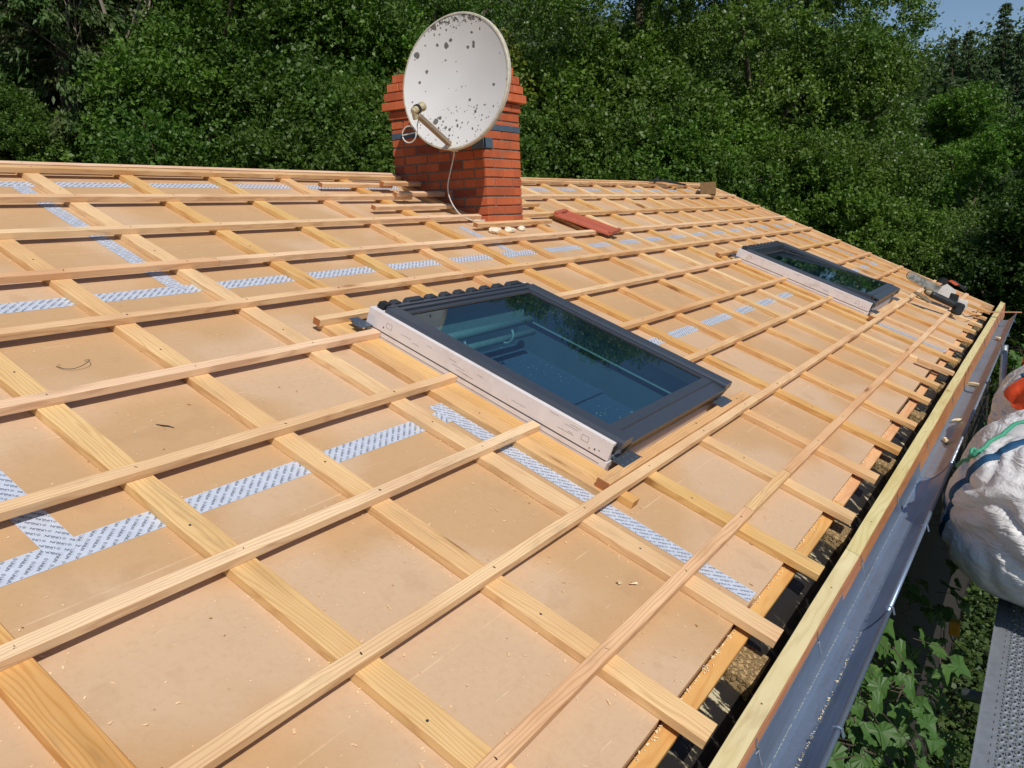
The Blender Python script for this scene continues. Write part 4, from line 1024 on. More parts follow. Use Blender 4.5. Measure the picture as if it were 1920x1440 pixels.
for i in range(25):
    for k in range(84): cell(1.9 + PX * (k + .5 * (1 + i % 2)), DY0 - .058 - PY * (i + .5), PX / 2, PY / 2, .0095, .0062)
MB().add(vs, fs).build('perforated_plate', M['deck'], root)
yA, yB = DY0 - .058, DY0 - .058 - PY * 25
xe = 1.9 + PX * 84
mb = MB().box(0, 1.9, yB, yA, -.002, 0).box(xe + PX * .5, X1 + 2.4, yB, yA, -.002, 0).box(0, X1 + 2.4, yA, DY0 - .004, -.002, 0)
mb.box(0, X1 + 2.4, DY0 - .004, DY0, -.06, .006).box(0, X1 + 2.4, yB - .006, yB, -.06, .03); mb.build('side_rail', M['deck'], root)
mb = MB()
for k in range(110): x = 1.6 + k * .046; mb.box(x, x + .014, DY0 - .046, DY0 - .043, .0004, .0012)
mb.build('drain_slot', M['groove'], root)
root2 = empty('scaffold', T((0, 0, 0)), 'galvanised scaffold standards and guard rails outside the deck', 'scaffold')
for x in (-1.1, 1.95, 5.0, 8.1):
    MB().tube([(x, -1.46, -3.6), (x, -1.46, .75)], .024, 12).build('standard', M['tube'], root2, smooth=True)
    MB().tube([(x, -1.46, -.62), (x, -.70, -.62)], .022, 10).build('transom', M['tube'], root2, smooth=True)
for z in (.42, -.02): MB().tube([(-2.4, -1.46, z), (9.2, -1.46, z)], .024, 12).build('guard_rail', M['tube'], root2, smooth=True)
MB().box(-2.4, 9.2, -1.432, -1.405, -.55, -.40).build('toe_board', M['plank'], root2)
o = MB().cbox(-.02, .02, -.02, .02, -.03, .03, .004).build('yellow_clamp', M['yellow'], None, T((2.55, -.62, -.66))); tag(o, 'small yellow clamp beside the scaffold deck', 'clamp')
o = MB().tube([(5.55, -.60, -.62), (5.55, -.60, .10)], .022, 12).build('steel_post', M['tube'], None, smooth=True); tag(o, 'short galvanised post standing behind the bags by the gutter', 'post')
mb = MB().add([(0, 0, 0), (.02, .012, .004), (.045, .010, .010), (.06, -.002, .004), (.035, -.012, .008), (.012, -.010, .002)], [(0, 1, 4, 5), (1, 2, 3, 4)])
o = mb.build('red_leaf', M['red'], None, T((1.93, -.962, DZ + .008)) @ Matrix.Rotation(2.3, 4, 'Z')); tag(o, 'small red leaf lying on the scaffold deck', 'leaf')

# ------------------------------------------------------------------ big bags
def bag(center, rad, label, seed, expo=2.6, top=None, fold=1.0):
    me = bpy.data.meshes.new('bulk_bag'); nu, nv = 180, 120; vs, fs = [], []
    off = Vector((seed * 3.1, seed, 0))
    for j in range(nv + 1):
        ph = math.pi * (j / nv - .5)
        for i in range(nu):
            t = 2 * math.pi * i / nu
            def sp(x): return math.copysign(abs(x) ** (2 / expo), x)
            d = Vector((sp(math.cos(ph)) * sp(math.cos(t)), sp(math.cos(ph)) * sp(math.sin(t)), sp(math.sin(ph))))
            p = Vector((d.x * rad[0], d.y * rad[1], d.z * rad[2]))
            sag = 1 + .10 * (-d.z)
            p.x *= sag; p.y *= sag
            q = p * 1.7 + off
            f1 = noise.noise(q) * .09
            ww = Vector((noise.noise(p * 1.9 + off), noise.noise(p * 1.9 - off), noise.noise(p * 2.3))) * .45
            g1 = p + ww; c1 = abs(noise.noise(Vector((g1.x * 2.2, g1.y * 2.2, g1.z * 5.5)) + off)); c2 = abs(noise.noise(Vector((g1.x * 6.5, g1.y * 6.5, g1.z * 3.2)) + off * 2)); c3 = abs(noise.noise(g1 * 9 + off * 3))
            s_ = 1 + f1 + fold * (-.030 * max(0, 1 - c1 * 3) - .012 * max(0, 1 - c2 * 6) - .004 * max(0, 1 - c3 * 6) + .03 * c1)
            vs.append(p * s_)
    for j in range(nv):
        for i in range(nu): fs.append((j * nu + i, j * nu + (i + 1) % nu, (j + 1) * nu + (i + 1) % nu, (j + 1) * nu + i))
    me.from_pydata([tuple(v) for v in vs], [], fs); me.materials.append(M['bag']); me.polygons.foreach_set('use_smooth', [True] * len(fs)); me.update()
    rt = empty('bulk_bag', T(center), label, 'bulk bag', 'full bulk bags standing on the scaffold')
    link('bag_body', me, rt); return rt, vs, nu
def strap(root, pts, wdt, thick, mat, name, normals):
    P = smooth_path([Vector(p) for p in pts], 10); vs, fs = [], []; n = len(P)
    for i, p in enumerate(P):
        d = (P[min(i + 1, n - 1)] - P[max(i - 1, 0)]).normalized(); nn = Vector(normals).normalized(); s_ = d.cross(nn).normalized(); nn = s_.cross(d)
        for a, b in ((-.5, 0), (-.2, 1), (.2, 1), (.5, 0)): vs.append(p + s_ * wdt * a + nn * thick * b)
    for i in range(n - 1):
        for k in range(4): fs.append((i * 4 + k, i * 4 + (k + 1) % 4, i * 4 + 4 + (k + 1) % 4, i * 4 + 4 + k))
    return MB().add(vs, fs).build(name, mat, root, smooth=True)
b1, bv1, bn = bag((2.90, -1.03, -.17), (.64, .50, .38), 'large white woven bulk bag with blue strap on the scaffold deck, nearest the camera', 1)
b2, bv2, _ = bag((4.17, -1.08, -.12), (.60, .48, .42), 'white woven bulk bag with bright orange rim behind the nearest bag', 2)
b3, bv3, _ = bag((5.62, -1.16, -.13), (.62, .46, .38), 'farthest white bulk bag with folded flap behind the orange rimmed one', 3)

from mathutils.bvhtree import BVHTree
def bvh(vs, nu):
    n = len(vs) // nu - 1; return BVHTree.FromPolygons([tuple(v) for v in vs], [(j * nu + i, j * nu + (i + 1) % nu, (j + 1) * nu + (i + 1) % nu, (j + 1) * nu + i) for j in range(n) for i in range(nu)])
def drape(tree, root, p, off):
    """push a point out to just above the folded bag surface"""
    p = Vector(p) - root.matrix_world.translation; d = p.normalized(); h = tree.ray_cast(d * 2.0, -d)
    return (h[0] + d * off) if h[0] else p
t1, t2, t3 = bvh(bv1, bn), bvh(bv2, bn), bvh(bv3, bn)
def draped_strap(tree, root, pts, wdt, thick, mat, name):
    P = [drape(tree, root, p, .004) for p in smooth_path([Vector(p) for p in pts], 8)]; vs, fs = [], []; n = len(P)
    for i, p in enumerate(P):
        d = (P[min(i + 1, n - 1)] - P[max(i - 1, 0)]).normalized(); nn = p.normalized(); s_ = d.cross(nn).normalized()
        for a_, b_ in ((-.5, -.3), (-.4, .7), (0, 1), (.4, .7), (.5, -.3)): vs.append(p + s_ * wdt * a_ + nn * thick * b_)
    for i in range(n - 1):
        for k in range(5): fs.append((i * 5 + k, i * 5 + (k + 1) % 5, i * 5 + 5 + (k + 1) % 5, i * 5 + 5 + k))
    return MB().add(vs, fs).build(name, mat, root, smooth=True)
draped_strap(t1, b1, [(2.9, -.52, -.42), (2.72, -.54, -.26), (2.65, -.58, -.13), (2.581, -.633, .007), (2.57, -.70, .07), (2.59, -.76, .12), (2.616, -.814, .162), (2.70, -1.0, .21)], .042, .006, M['blue_web'], 'blue_strap')
draped_strap(t1, b1, [(2.95, -.54, -.06), (2.861, -.559, -.039), (2.75, -.61, .03), (2.658, -.657, .08), (2.72, -.71, .13), (2.789, -.754, .165), (2.886, -.803, .185), (3.1, -1.0, .2)], .016, .012, M['green_rope'], 'green_rope')
kp = drape(t1, b1, (2.658, -.657, .08), .014)
MB().tube([kp + Vector((.018 * math.cos(t), .016 * math.sin(t), .012 * math.sin(2 * t))) for t in np.linspace(0, 9.5, 22)], .008, 8).build('rope_knot', M['green_rope'], b1, smooth=True)
def flap(tree, root, A, B, Cc, D, mat, name, off=.014):
    A, B, Cc, D = map(Vector, (A, B, Cc, D)); n, m_ = 16, 12; vs, fs = [], []
    for lay in (off, off + .005):
        for i in range(n + 1):
            for j in range(m_ + 1):
                u, v = i / n, j / m_; p = (A.lerp(B, u)).lerp(Cc.lerp(D, u), v); vs.append(drape(tree, root, p, lay + .012 * noise.noise(p * 14)))
    N = (n + 1) * (m_ + 1)
    for lay in (0, 1):
        for i in range(n):
            for j in range(m_): fs.append(tuple(lay * N + q for q in (i * (m_ + 1) + j, (i + 1) * (m_ + 1) + j, (i + 1) * (m_ + 1) + j + 1, i * (m_ + 1) + j + 1)))
    return MB().add(vs, fs).build(name, mat, root, smooth=True)
flap(t2, b2, (3.90, -.66, .105), (3.92, -1.02, .31), (3.74, -.72, .055), (3.60, -1.02, -.04), M['orange'], 'orange_rim')
flap(t3, b3, (5.55, -.66, .10), (5.40, -1.10, .30), (5.48, -.69, -.04), (5.36, -1.10, .06), M['orange'], 'orange_rim')
P_ = [drape(t2, b2, p, .02) for p in smooth_path([Vector(p) for p in ((3.90, -.74, .20), (3.92, -.84, .26), (3.84, -.90, .22), (3.78, -.86, .12))], 6)]
MB().tube(P_, .014, 8).build('lifting_loop', M['blue_web'], b2, smooth=True)
vs, fs = [], []
for i in range(9):
    for j in range(7):
        u, v = i / 8, j / 6; vs.append((-.25 + .05 * u + .02 * math.sin(3 * v), .38 - .28 * u * (1 - .4 * v), .26 + .20 * v - .10 * u + .02 * math.sin(5 * u)))
for i in range(8):
    for j in range(6): fs.append((i * 7 + j, i * 7 + j + 1, i * 7 + 8 + j, i * 7 + 7 + j))
MB().add(vs, fs).build('paper_flap', M['bag'], b3, smooth=True)

def ground_z(x, y):
    r1 = max(0.0, y - 12.0); z = -3.6 + .72 * r1 if r1 < 30 else -3.6 + 21.6 + (r1 - 30) * .2
    d = math.hypot((x - 92) / 34, (y - 2) / 40); z += 14.5 * math.exp(-d * d * 1.2)
    return z + .5 * noise.noise(Vector((x * .11, y * .11, 0)))
# ground
xs = np.concatenate([np.linspace(-400, -40, 8), np.linspace(-36, 130, 84), np.linspace(140, 500, 8)]); ys = np.concatenate([np.linspace(-400, -40, 8), np.linspace(-36, 80, 60), np.linspace(90, 500, 8)])
vs = [(x, y, ground_z(x, y) if -40 < x < 140 and -40 < y < 90 else (ground_z(min(max(x, -38), 135), min(max(y, -38), 85)))) for x in xs for y in ys]; ny = len(ys)
fs = [(i * ny + j, (i + 1) * ny + j, (i + 1) * ny + j + 1, i * ny + j + 1) for i in range(len(xs) - 1) for j in range(ny - 1)]
o = MB().add(vs, fs).build('ground', M['ground'], smooth=True); tag(o, 'dark grassy ground rising into a wooded hillside', None, None, 'structure')

# ------------------------------------------------------------------ leaves
def quads(P, size, rg, up=.35, aspect=.62, jit=.45):
    """one small bent-free leaf (rhombus) per point"""
    n = len(P); nrm = rg.normal(0, 1, (n, 3)); nrm[:, 2] += up * 2.2; nrm /= np.linalg.norm(nrm, axis=1, keepdims=True)
    t = rg.normal(0, 1, (n, 3)); t -= nrm * (t * nrm).sum(1, keepdims=True); t /= np.linalg.norm(t, axis=1, keepdims=True) + 1e-9
    b = np.cross(nrm, t); s = size * (1 + jit * rg.uniform(-1, 1, (n, 1)))
    V = np.stack([P - t * s * .5, P - b * s * aspect * .5 + t * s * .05, P + t * s * .5, P + b * s * aspect * .5 + t * s * .05], 1)
    return V.reshape(-1, 3), np.arange(n * 4).reshape(-1, 4)
def sphere_pts(n, rg):
    v = rg.normal(0, 1, (n, 3)); return v / np.linalg.norm(v, axis=1, keepdims=True)
def broad_crown(seed, R, H, nblob, nclu, nleaf, size, open_=.0, z0=.25):
    """leaf points of a crown R wide and H high standing on z=0: separate leafy boughs set round an uneven envelope"""
    rg = np.random.default_rng(seed); pts = []; blobs = []
    lob = rg.uniform(0, 6.28, 3)
    for i in range(nblob):
        t = rg.uniform(0, 2 * math.pi); zz = z0 + (1 - z0) * ((i + rg.uniform(0, 1)) / nblob) ** .85
        f = (zz - z0) / (1 - z0); env = (1 - .55 * abs(2 * f - .75) ** 1.7) * (1 - max(0, f - .8) * 2.6)
        env *= 1 + .16 * math.sin(3 * t + lob[0]) + .10 * math.sin(5 * t + lob[1])
        rad = R * max(.06, env) * (rg.uniform(.72, 1.0) if rg.random() < .75 else rg.uniform(.2, .7)); br = R * rg.uniform(.15, .29)
        blobs.append((np.array([rad * math.cos(t), rad * math.sin(t), zz * H - br * .4]), br))
    tone = []
    for c, br in blobs:
        out = np.array([c[0], c[1], 0]) / (np.linalg.norm(c[:2]) + 1e-6)
        m_ = int(nclu * (br / (R * .22)) ** 2); d = sphere_pts(m_, rg); d = d + out * .25 + np.array([0, 0, .22]); d /= np.linalg.norm(d, axis=1, keepdims=True)
        rr = br * rg.uniform(.70, 1.12, (m_, 1)) * (1 + .25 * np.sin(d[:, :1] * 5 + lob[2]) * np.cos(d[:, 1:2] * 4)); d2 = d * np.array([1.15, 1.15, .72])
        cl = c + d2 * rr
        k = rg.integers(int(nleaf * .3), int(nleaf * 1.7), m_)
        idx = np.repeat(np.arange(m_), k); L_ = rg.uniform(-.7, 1, (len(idx), 1)) * br * .20
        pts.append(cl[idx] + d2[idx] * L_ + rg.normal(0, br * .062, (len(idx), 3)))
        tone.append(np.clip(rg.uniform(.1, .65) + rg.normal(0, .12, m_)[idx] + rg.normal(0, .2, len(idx)), 0, 1))
    P = np.concatenate(pts); return P, blobs, rg, np.concatenate(tone)
def trunk_mesh(H, r0, blobs, seed, bend=.3, mat='bark', nb=16):
    r = random.Random(seed); mb = MB(); top = Vector((r.uniform(-bend, bend), r.uniform(-bend, bend), H * .86))
    path = smooth_path([Vector((0, 0, -.4)), Vector((r.uniform(-bend, bend) * .3, r.uniform(-bend, bend) * .3, H * .3)), Vector((top.x * .7, top.y * .7, H * .6)), top], 5)
    n = len(path); mb.tube(path, [r0 * (1 - .85 * i / (n - 1)) for i in range(n)], 9)
    for c, br in blobs[:nb * 2]:
        c = Vector(c); z = max(.12 * H, c.z * r.uniform(.35, .7)); k = min(range(n), key=lambda i: abs(path[i].z - z)); s_ = path[k]
        mid = (s_ + c) / 2 + Vector((r.uniform(-.2, .2), r.uniform(-.2, .2), r.uniform(0, .4)))
        rb = r0 * .42 * (1 - .6 * k / n); pp = smooth_path([s_, mid, c, c + (c - mid) * .35], 4)
        mb.tube(pp, [rb * (1 - .85 * i / (len(pp) - 1)) for i in range(len(pp))], 5)
    return mb
PROTO = {}
def proto_broad(key, seed, R, H, nblob, nclu, nleaf, size, mat='leaf', z0=.2, up=.35):
    P, blobs, rg, tone = broad_crown(seed, R, H, nblob, nclu, nleaf, size, z0=z0)
    V, F = quads(P, size, rg, up)
    o = add_np('crown', V, F, M[mat], tone)
    t = trunk_mesh(H, H * .026, blobs, seed).build('trunk', M['bark'], smooth=True)
    PROTO[key] = (o.data, t.data); bpy.data.objects.remove(o); bpy.data.objects.remove(t)
def proto_spruce(key, seed, R, H, nwh, mat='needle', size=.17, dens=1.0):
    rg = np.random.default_rng(seed); pts = []; dirs = []; mb = MB()
    mb.tube([(0, 0, -.4), (0, 0, H * .5), (0, 0, H)], [H * .018, H * .011, .01], 8)
    for w_ in range(nwh):
        f = (w_ + rg.uniform(0, .6)) / nwh; z = H * (.06 + .94 * f); Lb = R * (1 - f) ** .8 * rg.uniform(.72, 1.08) + .12
        nb = int(rg.integers(8, 12))
        for b in range(nb):
            a = rg.uniform(0, 2 * math.pi); L_ = Lb * rg.uniform(.65, 1.1); m_ = int(36 * dens * max(.25, L_ / R)) + 3
            s = np.sqrt(rg.uniform(0.02, 1, m_)); droop = -.36 * s * s * L_ + .20 * np.maximum(0, s - .72) * L_
            lat = rg.normal(0, .14, m_) * L_ * (1.05 - s) + rg.normal(0, .03, m_)
            x = s * L_ * math.cos(a) - lat * math.sin(a); y = s * L_ * math.sin(a) + lat * math.cos(a)
            pts.append(np.stack([x, y, z + droop - np.abs(lat) * .35], 1)); dirs.append(np.stack([np.full(m_, math.cos(a)), np.full(m_, math.sin(a)), np.full(m_, -.55)], 1))
            if L_ > .5: mb.tube([(0, 0, z), (L_ * .5 * math.cos(a), L_ * .5 * math.sin(a), z - .09 * L_), (L_ * .95 * math.cos(a), L_ * .95 * math.sin(a), z - .28 * L_)], [.02, .014, .005], 4, cap=False)
    P = np.concatenate(pts); D = np.concatenate(dirs); n = len(P)
    # every point: three hanging needle sprays
    P = np.repeat(P, 3, 0) + rg.normal(0, .05, (n * 3, 3)); D = np.repeat(D, 3, 0) + rg.normal(0, .55, (n * 3, 3)); D[:, 2] -= .35
    D /= np.linalg.norm(D, axis=1, keepdims=True); S = np.cross(D, rg.normal(0, 1, D.shape)); S /= np.linalg.norm(S, axis=1, keepdims=True)
    l = size * rg.uniform(.6, 1.4, (n * 3, 1)); V = np.stack([P, P + D * l * .5 - S * l * .16, P + D * l, P + D * l * .5 + S * l * .16], 1).reshape(-1, 3)
    F = np.arange(n * 12).reshape(-1, 4)
    o = add_np('crown', V, F, M[mat], rg.random(len(F))); t = mb.build('trunk', M['bark'])
    PROTO[key] = (o.data, t.data); bpy.data.objects.remove(o); bpy.data.objects.remove(t)
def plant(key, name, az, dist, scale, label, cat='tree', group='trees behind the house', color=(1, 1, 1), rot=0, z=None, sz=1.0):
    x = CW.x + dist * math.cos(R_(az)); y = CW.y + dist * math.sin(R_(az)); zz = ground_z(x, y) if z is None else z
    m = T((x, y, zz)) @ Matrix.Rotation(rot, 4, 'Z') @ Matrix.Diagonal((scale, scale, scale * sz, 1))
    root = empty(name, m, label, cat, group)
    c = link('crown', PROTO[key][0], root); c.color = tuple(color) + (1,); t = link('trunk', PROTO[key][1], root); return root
proto_broad('alder', 21, 3.7, 12.0, 54, 190, 24, .072, 'leaf_gloss', z0=.10)
proto_broad('alder2', 27, 3.3, 9.5, 46, 170, 22, .072, 'leaf_gloss', z0=.06)
proto_broad('bush', 33, 3.2, 6.6, 44, 150, 20, .072, 'leaf', z0=.02)
proto_broad('maple', 44, 3.3, 9.5, 44, 130, 18, .092, 'leaf', z0=.12)
proto_spruce('spruce', 5, 3.3, 14.5, 46, dens=3.4, size=.15)
proto_spruce('fir', 8, 2.2, 12, 30, size=.24, dens=1.1)

G = (1, 1, 1)
# left of the chimney
plant('spruce', 'spruce_tree', 59.3, 19.5, .98, 'big dark drooping spruce at the far left behind the ridge', color=(.80, 1.0, .75), rot=.4)
plant('bush', 'leafy_tree', 66.5, 24, 1.2, 'leafy tree at the left edge of the photo beside the big spruce', color=(.8, .9, .9), rot=1.0)
plant('bush', 'leafy_tree', 51.0, 20.5, 1.42, 'bright bushy tree to the right of the big spruce', color=(.85, 1.0, .8), rot=2.1)
plant('bush', 'leafy_tree', 46.6, 20.5, 1.42, 'bushy tree midway between the big spruce and the chimney', color=(.75, .9, .75), rot=3.3)
plant('maple', 'leafy_tree', 41.5, 21.5, .95, 'leafy tree just left of the chimney', color=(.95, 1.2, .85), rot=.2)
plant('alder2', 'leafy_tree', 50.0, 27, 1.25, 'taller dark tree rising behind the bushy trees at upper left', color=(.75, .95, .75), rot=1.7)
plant('maple', 'leafy_tree', 45.0, 28, 1.25, 'tall dark tree at the top edge left of the dish', color=(.65, .8, .65), rot=2.6)
plant('alder', 'leafy_tree', 39.5, 28, .98, 'tall dark tree directly behind the dish', color=(.75, .9, .7), rot=4.1)
plant('spruce', 'spruce_tree', 55.6, 29, 1.0, 'dark spruce deep in the wood behind the dead tree', color=(.8, .85, .85), rot=2.2)
plant('spruce', 'spruce_tree', 63.5, 29, 1.05, 'dark spruce behind the big spruce at the top left corner', color=(.8, .85, .85), rot=3.2)
for i, (az, d_, s_, lb) in enumerate(((64.5, 18.5, .72, 'low bush behind the ridge at the left edge of the photo'), (56.0, 18.0, .70, 'low bush under the right boughs of the big spruce'), (52.0, 18.0, 1.12, 'low bush filling the gap right of the big spruce'), (47.2, 18.0, 1.12, 'low bush behind the ridge midway to the chimney'), (42.6, 18.5, 1.10, 'low bush behind the ridge just left of the chimney'), (37.6, 18.5, 1.05, 'low bush hidden partly by the chimney'), (33.0, 18.2, 1.02, 'low bush right behind the ridge beside the chimney'), (28.5, 18.2, 1.0, 'low bush behind the ridge right of the chimney'), (24.0, 18.0, .96, 'low bush behind the ridge below the first alder'))):
    plant('bush', 'leafy_bush', az, d_, s_, lb, color=((.7, .85, .7), (.85, .95, .7), (.8, 1.0, .75))[i % 3], rot=i * 1.7, cat='bush', group='low bushes behind the ridge', sz=1.05)
# right of the chimney
plant('bush', 'leafy_tree', 34.5, 20.5, 1.30, 'yellowish bushy tree just right of the chimney', color=(1.35, 1.1, .6), rot=4.4)
plant('maple', 'leafy_tree', 30.6, 21, .88, 'leafy tree with yellowing leaves right of the chimney', color=(1.15, 1.05, .7), rot=5.0)
plant('bush', 'leafy_tree', 27.0, 20, 1.30, 'green bushy tree between chimney and tall alder', color=(.95, 1.05, .8), rot=.9)
plant('fir', 'conifer_tree', 33.2, 40, .84, 'thin conifer against the sky above the chimney right side', color=(.9, 1.0, 1.1), rot=.5, group='thin conifers on the skyline')
plant('fir', 'conifer_tree', 28.6, 40, .80, 'thin conifer against the sky right of the gap above the ridge', color=(.9, 1.0, 1.1), rot=2.5, group='thin conifers on the skyline')
plant('fir', 'conifer_tree', 36.8, 38, .95, 'thin dark conifer rising behind the dish top', color=(.8, .9, 1.0), rot=1.5, group='thin conifers on the skyline')
plant('alder', 'alder_tree', 23.8, 21.0, 1.0, 'tall glossy alder in the upper middle right', color=(1, 1.05, .95), rot=0, sz=1.05)
plant('alder', 'alder_tree', 17.2, 21.5, .98, 'largest glossy alder filling the right half of the background', color=(1.05, 1.1, 1), rot=2.0, sz=1.05)
plant('alder2', 'alder_tree', 11.4, 20.5, .84, 'lower glossy alder at the right, below the blue sky', color=(1.1, 1.1, 1), rot=3.9)
plant('bush', 'leafy_tree', 19.6, 18.6, 1.02, 'low bushy tree under the alders behind the far ridge corner', color=(.95, 1.1, .8), rot=3.0, cat='tree')
plant('bush', 'leafy_tree', 13.6, 18.4, .90, 'low bushy tree beside the slanting roof edge', color=(1, 1.1, .85), rot=5.2)
plant('bush', 'leafy_tree', 8.9, 17.6, .70, 'low bush with small leaves behind the power saws', color=(1, 1.1, .85), rot=1.2, cat='bush')
plant('maple', 'leafy_tree', 5.0, 29, .80, 'bright green young tree standing alone near the right edge', color=(.9, 1.15, .75), rot=2.2)
plant('maple', 'leafy_tree', 1.8, 26, .72, 'shaded tree at the right edge above the gutter end', color=(.9, 1.2, .8), rot=4.2)
plant('bush', 'leafy_tree', 6.2, 23, .62, 'dark shaded bush below the bright young tree', color=(.5, .65, .5), rot=0.3, cat='bush')  # dark tint paints the shade on this and the next two bushes
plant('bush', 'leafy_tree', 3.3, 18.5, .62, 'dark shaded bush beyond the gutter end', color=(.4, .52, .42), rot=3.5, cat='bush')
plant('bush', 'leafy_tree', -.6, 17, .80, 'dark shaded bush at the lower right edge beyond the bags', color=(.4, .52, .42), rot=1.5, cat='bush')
rr = random.Random(3)
far = [(6.9, 62, .44), (6.1, 70, .66), (5.3, 66, .74), (4.4, 60, .70), (3.6, 68, .82), (2.8, 62, .76), (2.0, 66, .82), (1.2, 60, .80), (5.7, 52, .58), (4.8, 50, .62), (4.0, 54, .70), (3.2, 50, .66), (2.4, 52, .70), (6.5, 47, .46), (1.5, 47, .66), (7.4, 50, .40)]
for i, (az, d_, s_) in enumerate(far):
    plant('fir', 'conifer_tree', az, d_, s_, 'conifer on the distant wooded hill at the right, %s' % (('%s from the left along the skyline' % ORD[i + 1]) if i < 8 else ('%s in the lower rank' % ORD[i - 7])), color=(.75, 1.0, 1.0), rot=rr.uniform(0, 6), group='conifers on the distant hill')
# bare dead tree
r = random.Random(12); mb = MB(); H = 4.6
def twig(p, d, L_, rad, depth):
    pts = [p]; q = p.copy(); dd = d.copy()
    for i in range(4):
        dd = (dd + Vector((r.uniform(-.25, .25), r.uniform(-.25, .25), r.uniform(-.05, .22)))).normalized(); q = q + dd * L_ / 4; pts.append(q.copy())
    mb.tube(pts, [rad * (1 - .75 * i / 4) for i in range(5)], 5)
    if depth:
        for k in range(7 if depth > 2 else 5):
            i = r.randint(1, 4); nd = (dd + Vector((r.uniform(-1, 1), r.uniform(-1, 1), r.uniform(-.1, .8)))).normalized(); twig(pts[i], nd, L_ * r.uniform(.4, .62), rad * .45, depth - 1)
twig(Vector((0, 0, 0)), Vector((0, 0, 1)), H * 1.1, .07, 3)
ax, ay = CW.x + 19.0 * math.cos(R_(56.0)), CW.y + 19.0 * math.sin(R_(56.0))
o = mb.build('dead_tree', M['deadwood'], None, T((ax, ay, 2.1))); tag(o, 'bare grey dead tree top between the big spruce and the bushy tree', 'tree')
# wooded hillside behind everything
rg = np.random.default_rng(77); n = 7000
az = rg.uniform(R_(18), R_(74), n); rad = rg.uniform(32, 66, n); x = CW.x + rad * np.cos(az); y = CW.y + rad * np.sin(az); ok = y > 9.5; x, y = x[ok], y[ok]
zz = np.array([ground_z(a, b) for a, b in zip(x, y)]) + rg.uniform(.3, 6.5, len(x))
k = np.repeat(np.arange(len(x)), 26); P = np.stack([x[k], y[k], zz[k]], 1) + rg.normal(0, 1, (len(k), 3)) * np.array([1.0, 1.0, .8])
V, F = quads(P, .26, rg, .4); o = add_np('hillside_forest', V, F, M['forest'], rg.random(len(F))); tag(o, 'dark mixed wood covering the hillside behind the trees', 'forest', None, 'stuff')
# hill on the right
n = 5000; x = rg.uniform(60, 118, n); y = rg.uniform(-22, 26, n); zz = np.array([ground_z(a, b) for a, b in zip(x, y)]) + rg.uniform(0, 4.5, n)
k = np.repeat(np.arange(n), 34); P = np.stack([x[k], y[k], zz[k]], 1) + rg.normal(0, 1, (len(k), 3)) * np.array([1.3, 1.3, 1.0])
V, F = quads(P, .34, rg, .4); o = add_np('far_hill_forest', V, F, M['forest'], rg.random(len(F))); tag(o, 'bluish dark wood on the distant hill at the right', 'forest', None, 'stuff')
# undergrowth low on the right, behind the gutter end, and green cover beneath the eave
n = 2600; x = rg.uniform(13, 44, n); y = rg.uniform(-10, 5.5, n); k = np.repeat(np.arange(n), 22); zz = np.array([ground_z(a, b) for a, b in zip(x, y)]) + rg.uniform(0, 1.0, n) * np.clip((x - 10) * .16, .4, 3.4)
P = np.stack([x[k], y[k], zz[k]], 1) + rg.normal(0, .4, (len(k), 3)); V, F = quads(P, .16, rg, .4); o = add_np('undergrowth', V, F, M['forest'], rg.random(len(F))); tag(o, 'dark undergrowth filling the valley beyond the gutter end', 'undergrowth', None, 'stuff')
n = 52000; x = rg.uniform(1.5, 14, n); y = rg.uniform(-2.5, 1.2, n); y = np.where((y > -.3) & (x < 10.2), -.3 - rg.uniform(0, 2, n), y); P = np.stack([x, y, -3.6 + rg.uniform(.3, .75, n)], 1)
V, F = quads(P, .065, rg, .9); o = add_np('ground_cover', V, F, M['forest'], rg.random(len(F))); tag(o, 'small leafed ground cover far below the gutter', 'ground cover', None, 'stuff')  # darker leaf material stands in for the scaffold's shade down here

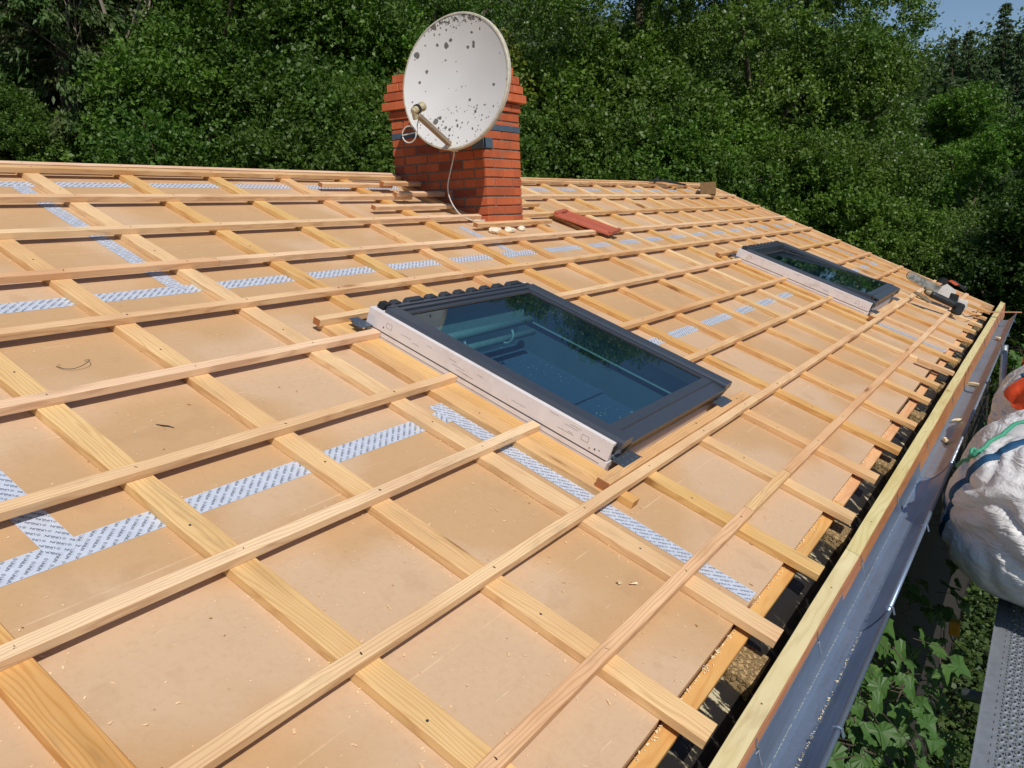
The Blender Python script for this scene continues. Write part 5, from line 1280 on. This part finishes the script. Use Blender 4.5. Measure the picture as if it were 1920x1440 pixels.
# ------------------------------------------------------------------ vine climbing the wall under the gutter
LP = [(0, 0), (.12, -.10), (.28, -.16), (.34, -.06), (.50, .02), (.47, .14), (.56, .32), (.38, .36), (.27, .42), (.20, .58), (.11, .74), (0, .90)]
PLEAT = [0, .05, -.03, .05, -.04, .06, -.04, .06, .07, .02, .0, -.05]; PLEAT = PLEAT + PLEAT[-2:0:-1]
LP = LP + [(-x, y) for x, y in LP[-2:0:-1]]
def vine(x0, x1, y0, y1, z0, z1, n, seed, label, size=.105, hang=.7):
    r = random.Random(seed); mb = MB(); rn = []; stems = MB()
    rt = empty('climbing_vine', T(((x0 + x1) / 2, y0, z0)), label, 'vine', 'vines on the wall under the gutter'); o_ = Vector(((x0 + x1) / 2, y0, z0))
    for i in range(n):
        p = Vector((r.uniform(x0, x1), r.uniform(y0, y1) if r.random() < .7 else r.uniform(y0, (y0 + y1) / 2), r.uniform(z0, z1))); s_ = size * r.uniform(.55, 1.3)
        nn = Vector((r.uniform(-.7, .35), r.uniform(-1.2, -.2), r.uniform(.3, 1.3))).normalized(); dn = Vector((r.uniform(-.6, .6), r.uniform(-.6, .2), -hang)); dn = (dn - nn * dn.dot(nn)).normalized(); sd_ = nn.cross(dn)
        fold = r.uniform(.1, .35); c = [p - o_ + dn * (.3 * s_) + nn * (.05 * s_)]
        for q_, (a, b) in enumerate(LP): c.append(p - o_ + sd_ * (a * s_ * 1.1) + dn * (b * s_) + nn * (abs(a) * fold * s_ - (b - .3) ** 2 * .45 * s_ + PLEAT[q_] * .6 * s_ + r.uniform(-.015, .015) * s_))
        m_ = len(c); mb.add(c, [(0, k, k % (m_ - 1) + 1) for k in range(1, m_)]); rn += [r.random()] * (m_ - 1)
        if r.random() < .25:
            q = p - o_; stems.tube([q, q + Vector((r.uniform(-.05, .05), .03, .05)), q + Vector((r.uniform(-.1, .1), .12, r.uniform(-.02, .10)))], .0016, 4, cap=False)
    for i in range(int(n * .03)):
        q = Vector((r.uniform(x0, x1), r.uniform(y0, y1), r.uniform(z0, z1))) - o_; pts = [q]
        for k in range(6): q = q + Vector((r.uniform(-.10, .12), r.uniform(-.05, .05), r.uniform(-.10, .03))); pts.append(q.copy())
        stems.tube(smooth_path(pts, 3), .0028, 5, cap=False)
    mb.r = rn; mb.build('foliage', M['vine'], rt, fix=False); stems.build('stems', M['bark'], rt); return rt
vine(.25, 1.9, -.30, -.70, -1.25, -.40, 560, 3, 'leafy vine with lobed leaves just below the nearest gutter length', .066)
vine(1.4, 3.4, -.30, -.62, -1.6, -.6, 260, 4, 'lower leafy vine beneath the gutter towards the bags', .080)
vine(3.0, 6.2, -.525, -.62, -.8, -.26, 150, 6, 'leafy vine showing between the gutter and the white bags', .07)
vine(6.4, 9.2, -.53, -.72, -.9, -.28, 100, 7, 'leafy vine under the far gutter length', .09)
